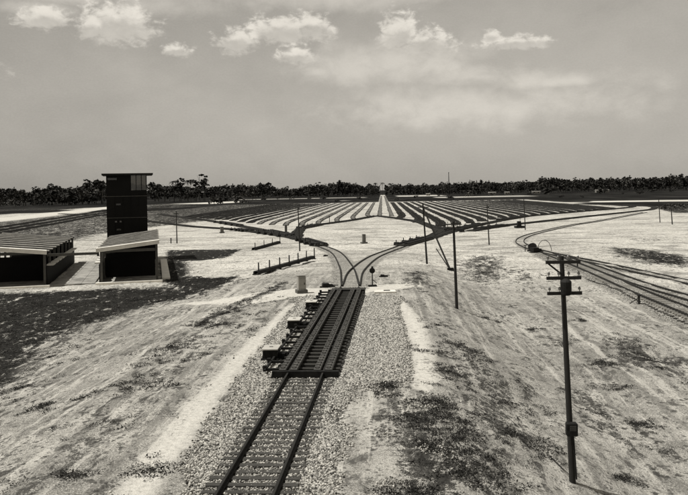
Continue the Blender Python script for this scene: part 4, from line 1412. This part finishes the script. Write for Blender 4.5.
# the skyline of the far trees, read off the photograph
sky_line = [(-40, 186), (0, 187.5), (12, 186), (30, 190), (45, 186.5), (60, 184), (72, 187), (84, 181), (95, 179), (104, 181), (150, 182), (160, 184), (180, 184), (200, 186), (215, 184), (228, 183),
            (245, 185), (263, 182), (275, 187), (300, 187), (318, 183), (330, 182), (345, 180), (352, 182), (366, 184), (380, 184), (400, 184), (430, 183), (450, 182), (470, 181),
            (490, 180), (510, 181), (535, 179), (552, 177), (570, 178), (600, 176.5), (620, 177), (640, 176), (660, 175.5), (690, 173), (740, 174)]
SX = [s[0] for s in sky_line]; SY = [s[1] for s in sky_line]
def band(x0, x1, n, depth, dd, drop, where, kinds, what='dark trees', keep_lane=True):
    xs_ = sorted(x0 + (x1 - x0) * (k + random.uniform(0.05, 0.95)) / n for k in range(n))
    xs_ = [px for px in xs_ if not 376 < px < 389]
    for k, px in enumerate(xs_):
        dp = depth + random.uniform(-dd, dd)
        top = float(np.interp(px, SX, SY)) + (random.uniform(-1.6, 0.3) if random.random() < 0.25 else random.uniform(0.3, drop + 1.8))
        tree_at(random.choice(kinds), '%s from left of the %s %s' % (ORD[k], what, where), px, top, dp, what + ' ' + where, random.uniform(0.85, 1.25))
BL, PN, PM, BU = 'broadleaf_tree', 'pine_tree', 'palm_tree', 'bush'
band(-30, 40, 18, 860, 60, 5, 'at the left photo edge', [BL])
band(40, 106, 17, 860, 60, 5, 'just left of the black tower', [BL])
band(150, 200, 10, 980, 70, 5, 'between the black tower and the tallest pine', [BL])
band(203, 260, 12, 980, 70, 5, 'right of the tallest pine', [BL])
band(260, 298, 14, 1250, 60, 3, 'left of the tall thin pole by the racks', [BL, BL, BL, PN])
band(298, 345, 17, 1250, 60, 3, 'right of the tall thin pole by the racks', [BL, BL, BL, PN])
band(345, 378, 14, 1250, 60, 3, 'just left of the pale centre lane', [BL, BL, BL, PN])
band(388, 423, 13, 1250, 60, 2.5, 'between the centre lane and the braced pole', [BL, BL, BL, PN])
band(423, 453, 12, 1250, 60, 2.5, 'between the braced pole and the crossarm pole', [BL, BL, BL, PN])
band(453, 487, 13, 1250, 60, 2.5, 'right of the middle crossarm pole', [BL, BL, BL, PN])
band(487, 524, 14, 1250, 60, 2.5, 'left of the thin pole by the equipment stand', [BL, BL, BL, PN])
band(524, 560, 14, 1230, 60, 2.5, 'right of the thin pole by the equipment stand', [BL, BL, BL, PN])
band(560, 602, 16, 1200, 60, 2.5, 'above the top of the nearest utility pole', [BL, BL, BL, PN])
band(602, 658, 20, 1200, 60, 2.5, 'left of the two far right poles', [BL, BL, BL, PN])
band(658, 718, 20, 1200, 60, 2.5, 'above the two far right poles', [BL, BL, BL, PN])
band(-30, 106, 14, 800, 40, 12, 'at the foot of the left wood', [BU], 'dusty bushes')
singles = [(PN, 'tall thin pine rising just left of the black tower top', 96, 178, 850), (PN, 'pine with loose crown beside the tower roof at left', 89, 179.5, 860),
           (PN, 'third pine, shortest of those left of the tower', 103, 180, 850), (BL, 'dense round dark tree close right of the tower cabin', 158, 181, 900),
           (PM, 'slender palm left of the pines right of the tower', 173.5, 180, 930), (PN, 'broad topped pine right of the slender palm', 181, 178.5, 930),
           (PM, 'twin palm between the two taller pines', 188, 179, 930), (PM, 'palm close beside the twin palm', 190.5, 178.5, 935), (PN, 'tallest pine in the group right of the tower', 199.5, 174.5, 930),
           (PN, 'leaning pine with sparse crown right of the tallest pine', 204, 177.5, 940), (PN, 'thin pine left of the tallest one, half hidden', 195.5, 179, 935),
           (PM, 'palm at the left side of the centre lane end', 375.5, 182, 1300), (PM, 'palm at the right side of the centre lane end', 382.5, 182, 1300), (PM, 'small palm right of the lane end palms', 390, 182.5, 1300),
           (BL, 'round topped dark tree standing higher in the centre left treeline', 345, 180, 1200), (BL, 'dark tree hump left of the white pole', 263, 181.5, 1150)]
for k_, lb, px, top, dp in singles:
    tree_at(k_, lb, px, top, dp, None, 1.25)
for lb, px, top, dp, w in (('grey bush standing alone in the field right of the tower', 214, 193, 640, 1.0), ('grey bush in the field right of the lone one', 221, 194, 640, 1.0),
                           ('fan-leaved bush in the dark field left of centre', 240, 193, 660, 1.0), ('round bush at the right field edge', 600, 186, 900, 1.2),
                           ('dark bush in the far field right of the mast', 470, 187.5, 950, 1.6), ('dark bush mid-right before the pale buildings', 548, 185, 950, 1.5)):
    tree_at(BU, lb, px, top, dp, None, w)
# low bushes dotted over the dark field beyond the tracks
for k in range(16):
    px = 398 + 18.5 * k + random.uniform(-5, 5); dp = random.uniform(640, 1000)
    tree_at(BU, '%s from left of the low bushes in the dark field right of the lane' % ORD[k], px, horizon_y(px) + 738 * 10.6 / dp - random.uniform(2.2, 4.2), dp,
            'low bushes in the dark far field', random.uniform(1.0, 1.8))
for k in range(9):
    px = 232 + 15.5 * k + random.uniform(-4, 4); dp = random.uniform(660, 1000)
    tree_at(BU, '%s from left of the low bushes in the dark field left of the lane' % ORD[k], px, horizon_y(px) + 738 * 10.6 / dp - random.uniform(2.0, 4.0), dp,
            'low bushes in the dark field left of the lane', random.uniform(1.0, 1.8))
# dark hedge at the far right edge
for k, lb in enumerate(('leftmost bush of the dark hedge behind the far right poles', 'second bush of the dark hedge behind the far right poles',
                        'third bush of the dark hedge behind the far right poles', 'rightmost bush of the dark hedge at the photo edge')):
    tree_at(BU, lb, 664 + 9 * k, 202.5, 300 + 4 * k, 'dark hedge by the far right poles', 1.15)

def wood_mass():
    r = np.random.default_rng(5)
    n = 26000
    px = r.uniform(-120, 800, n)
    dp = r.uniform(1380, 1560, n)
    top = np.interp(px, SX, SY) + 1.8 + 5.0 * (fbm(px * 0.22, px * 0 + 3.3, 4, 8) - 0.3)
    hz = 190.0 - (px - 344.0) * math.tan(ROLL)
    H = (hz - top) * dp / F + 10.6
    lane = (np.abs(px - 382.5) < 2.5)
    u = r.random(n) ** 0.75
    z = -2.6 + H * u
    lat = (px - 344) / F * dp
    P = CAM[None, :2] + FWD[None, :2] * dp[:, None] + RGT[None, :2] * lat[:, None]
    c = np.stack([P[:, 0], P[:, 1], z], 1)
    c = c[~lane]; n = len(c)
    a = r.normal(0, 1, (n, 3)); a /= np.linalg.norm(a, axis=1)[:, None]
    b = np.cross(a, r.normal(0, 1, (n, 3))); b /= np.linalg.norm(b, axis=1)[:, None]
    s = 1.6 * (0.6 + r.random((n, 1)))
    V = np.stack([c - a * s, c + b * s, c + a * s, c - b * s], 1).reshape(-1, 3)
    o = link('far_wood', fast_mesh('far_wood', V, np.arange(n * 4).reshape(-1, 4), MT['wood_mass']))
    tag(o, 'continuous dark wood along the whole far horizon', 'wood', kind='stuff')
wood_mass()
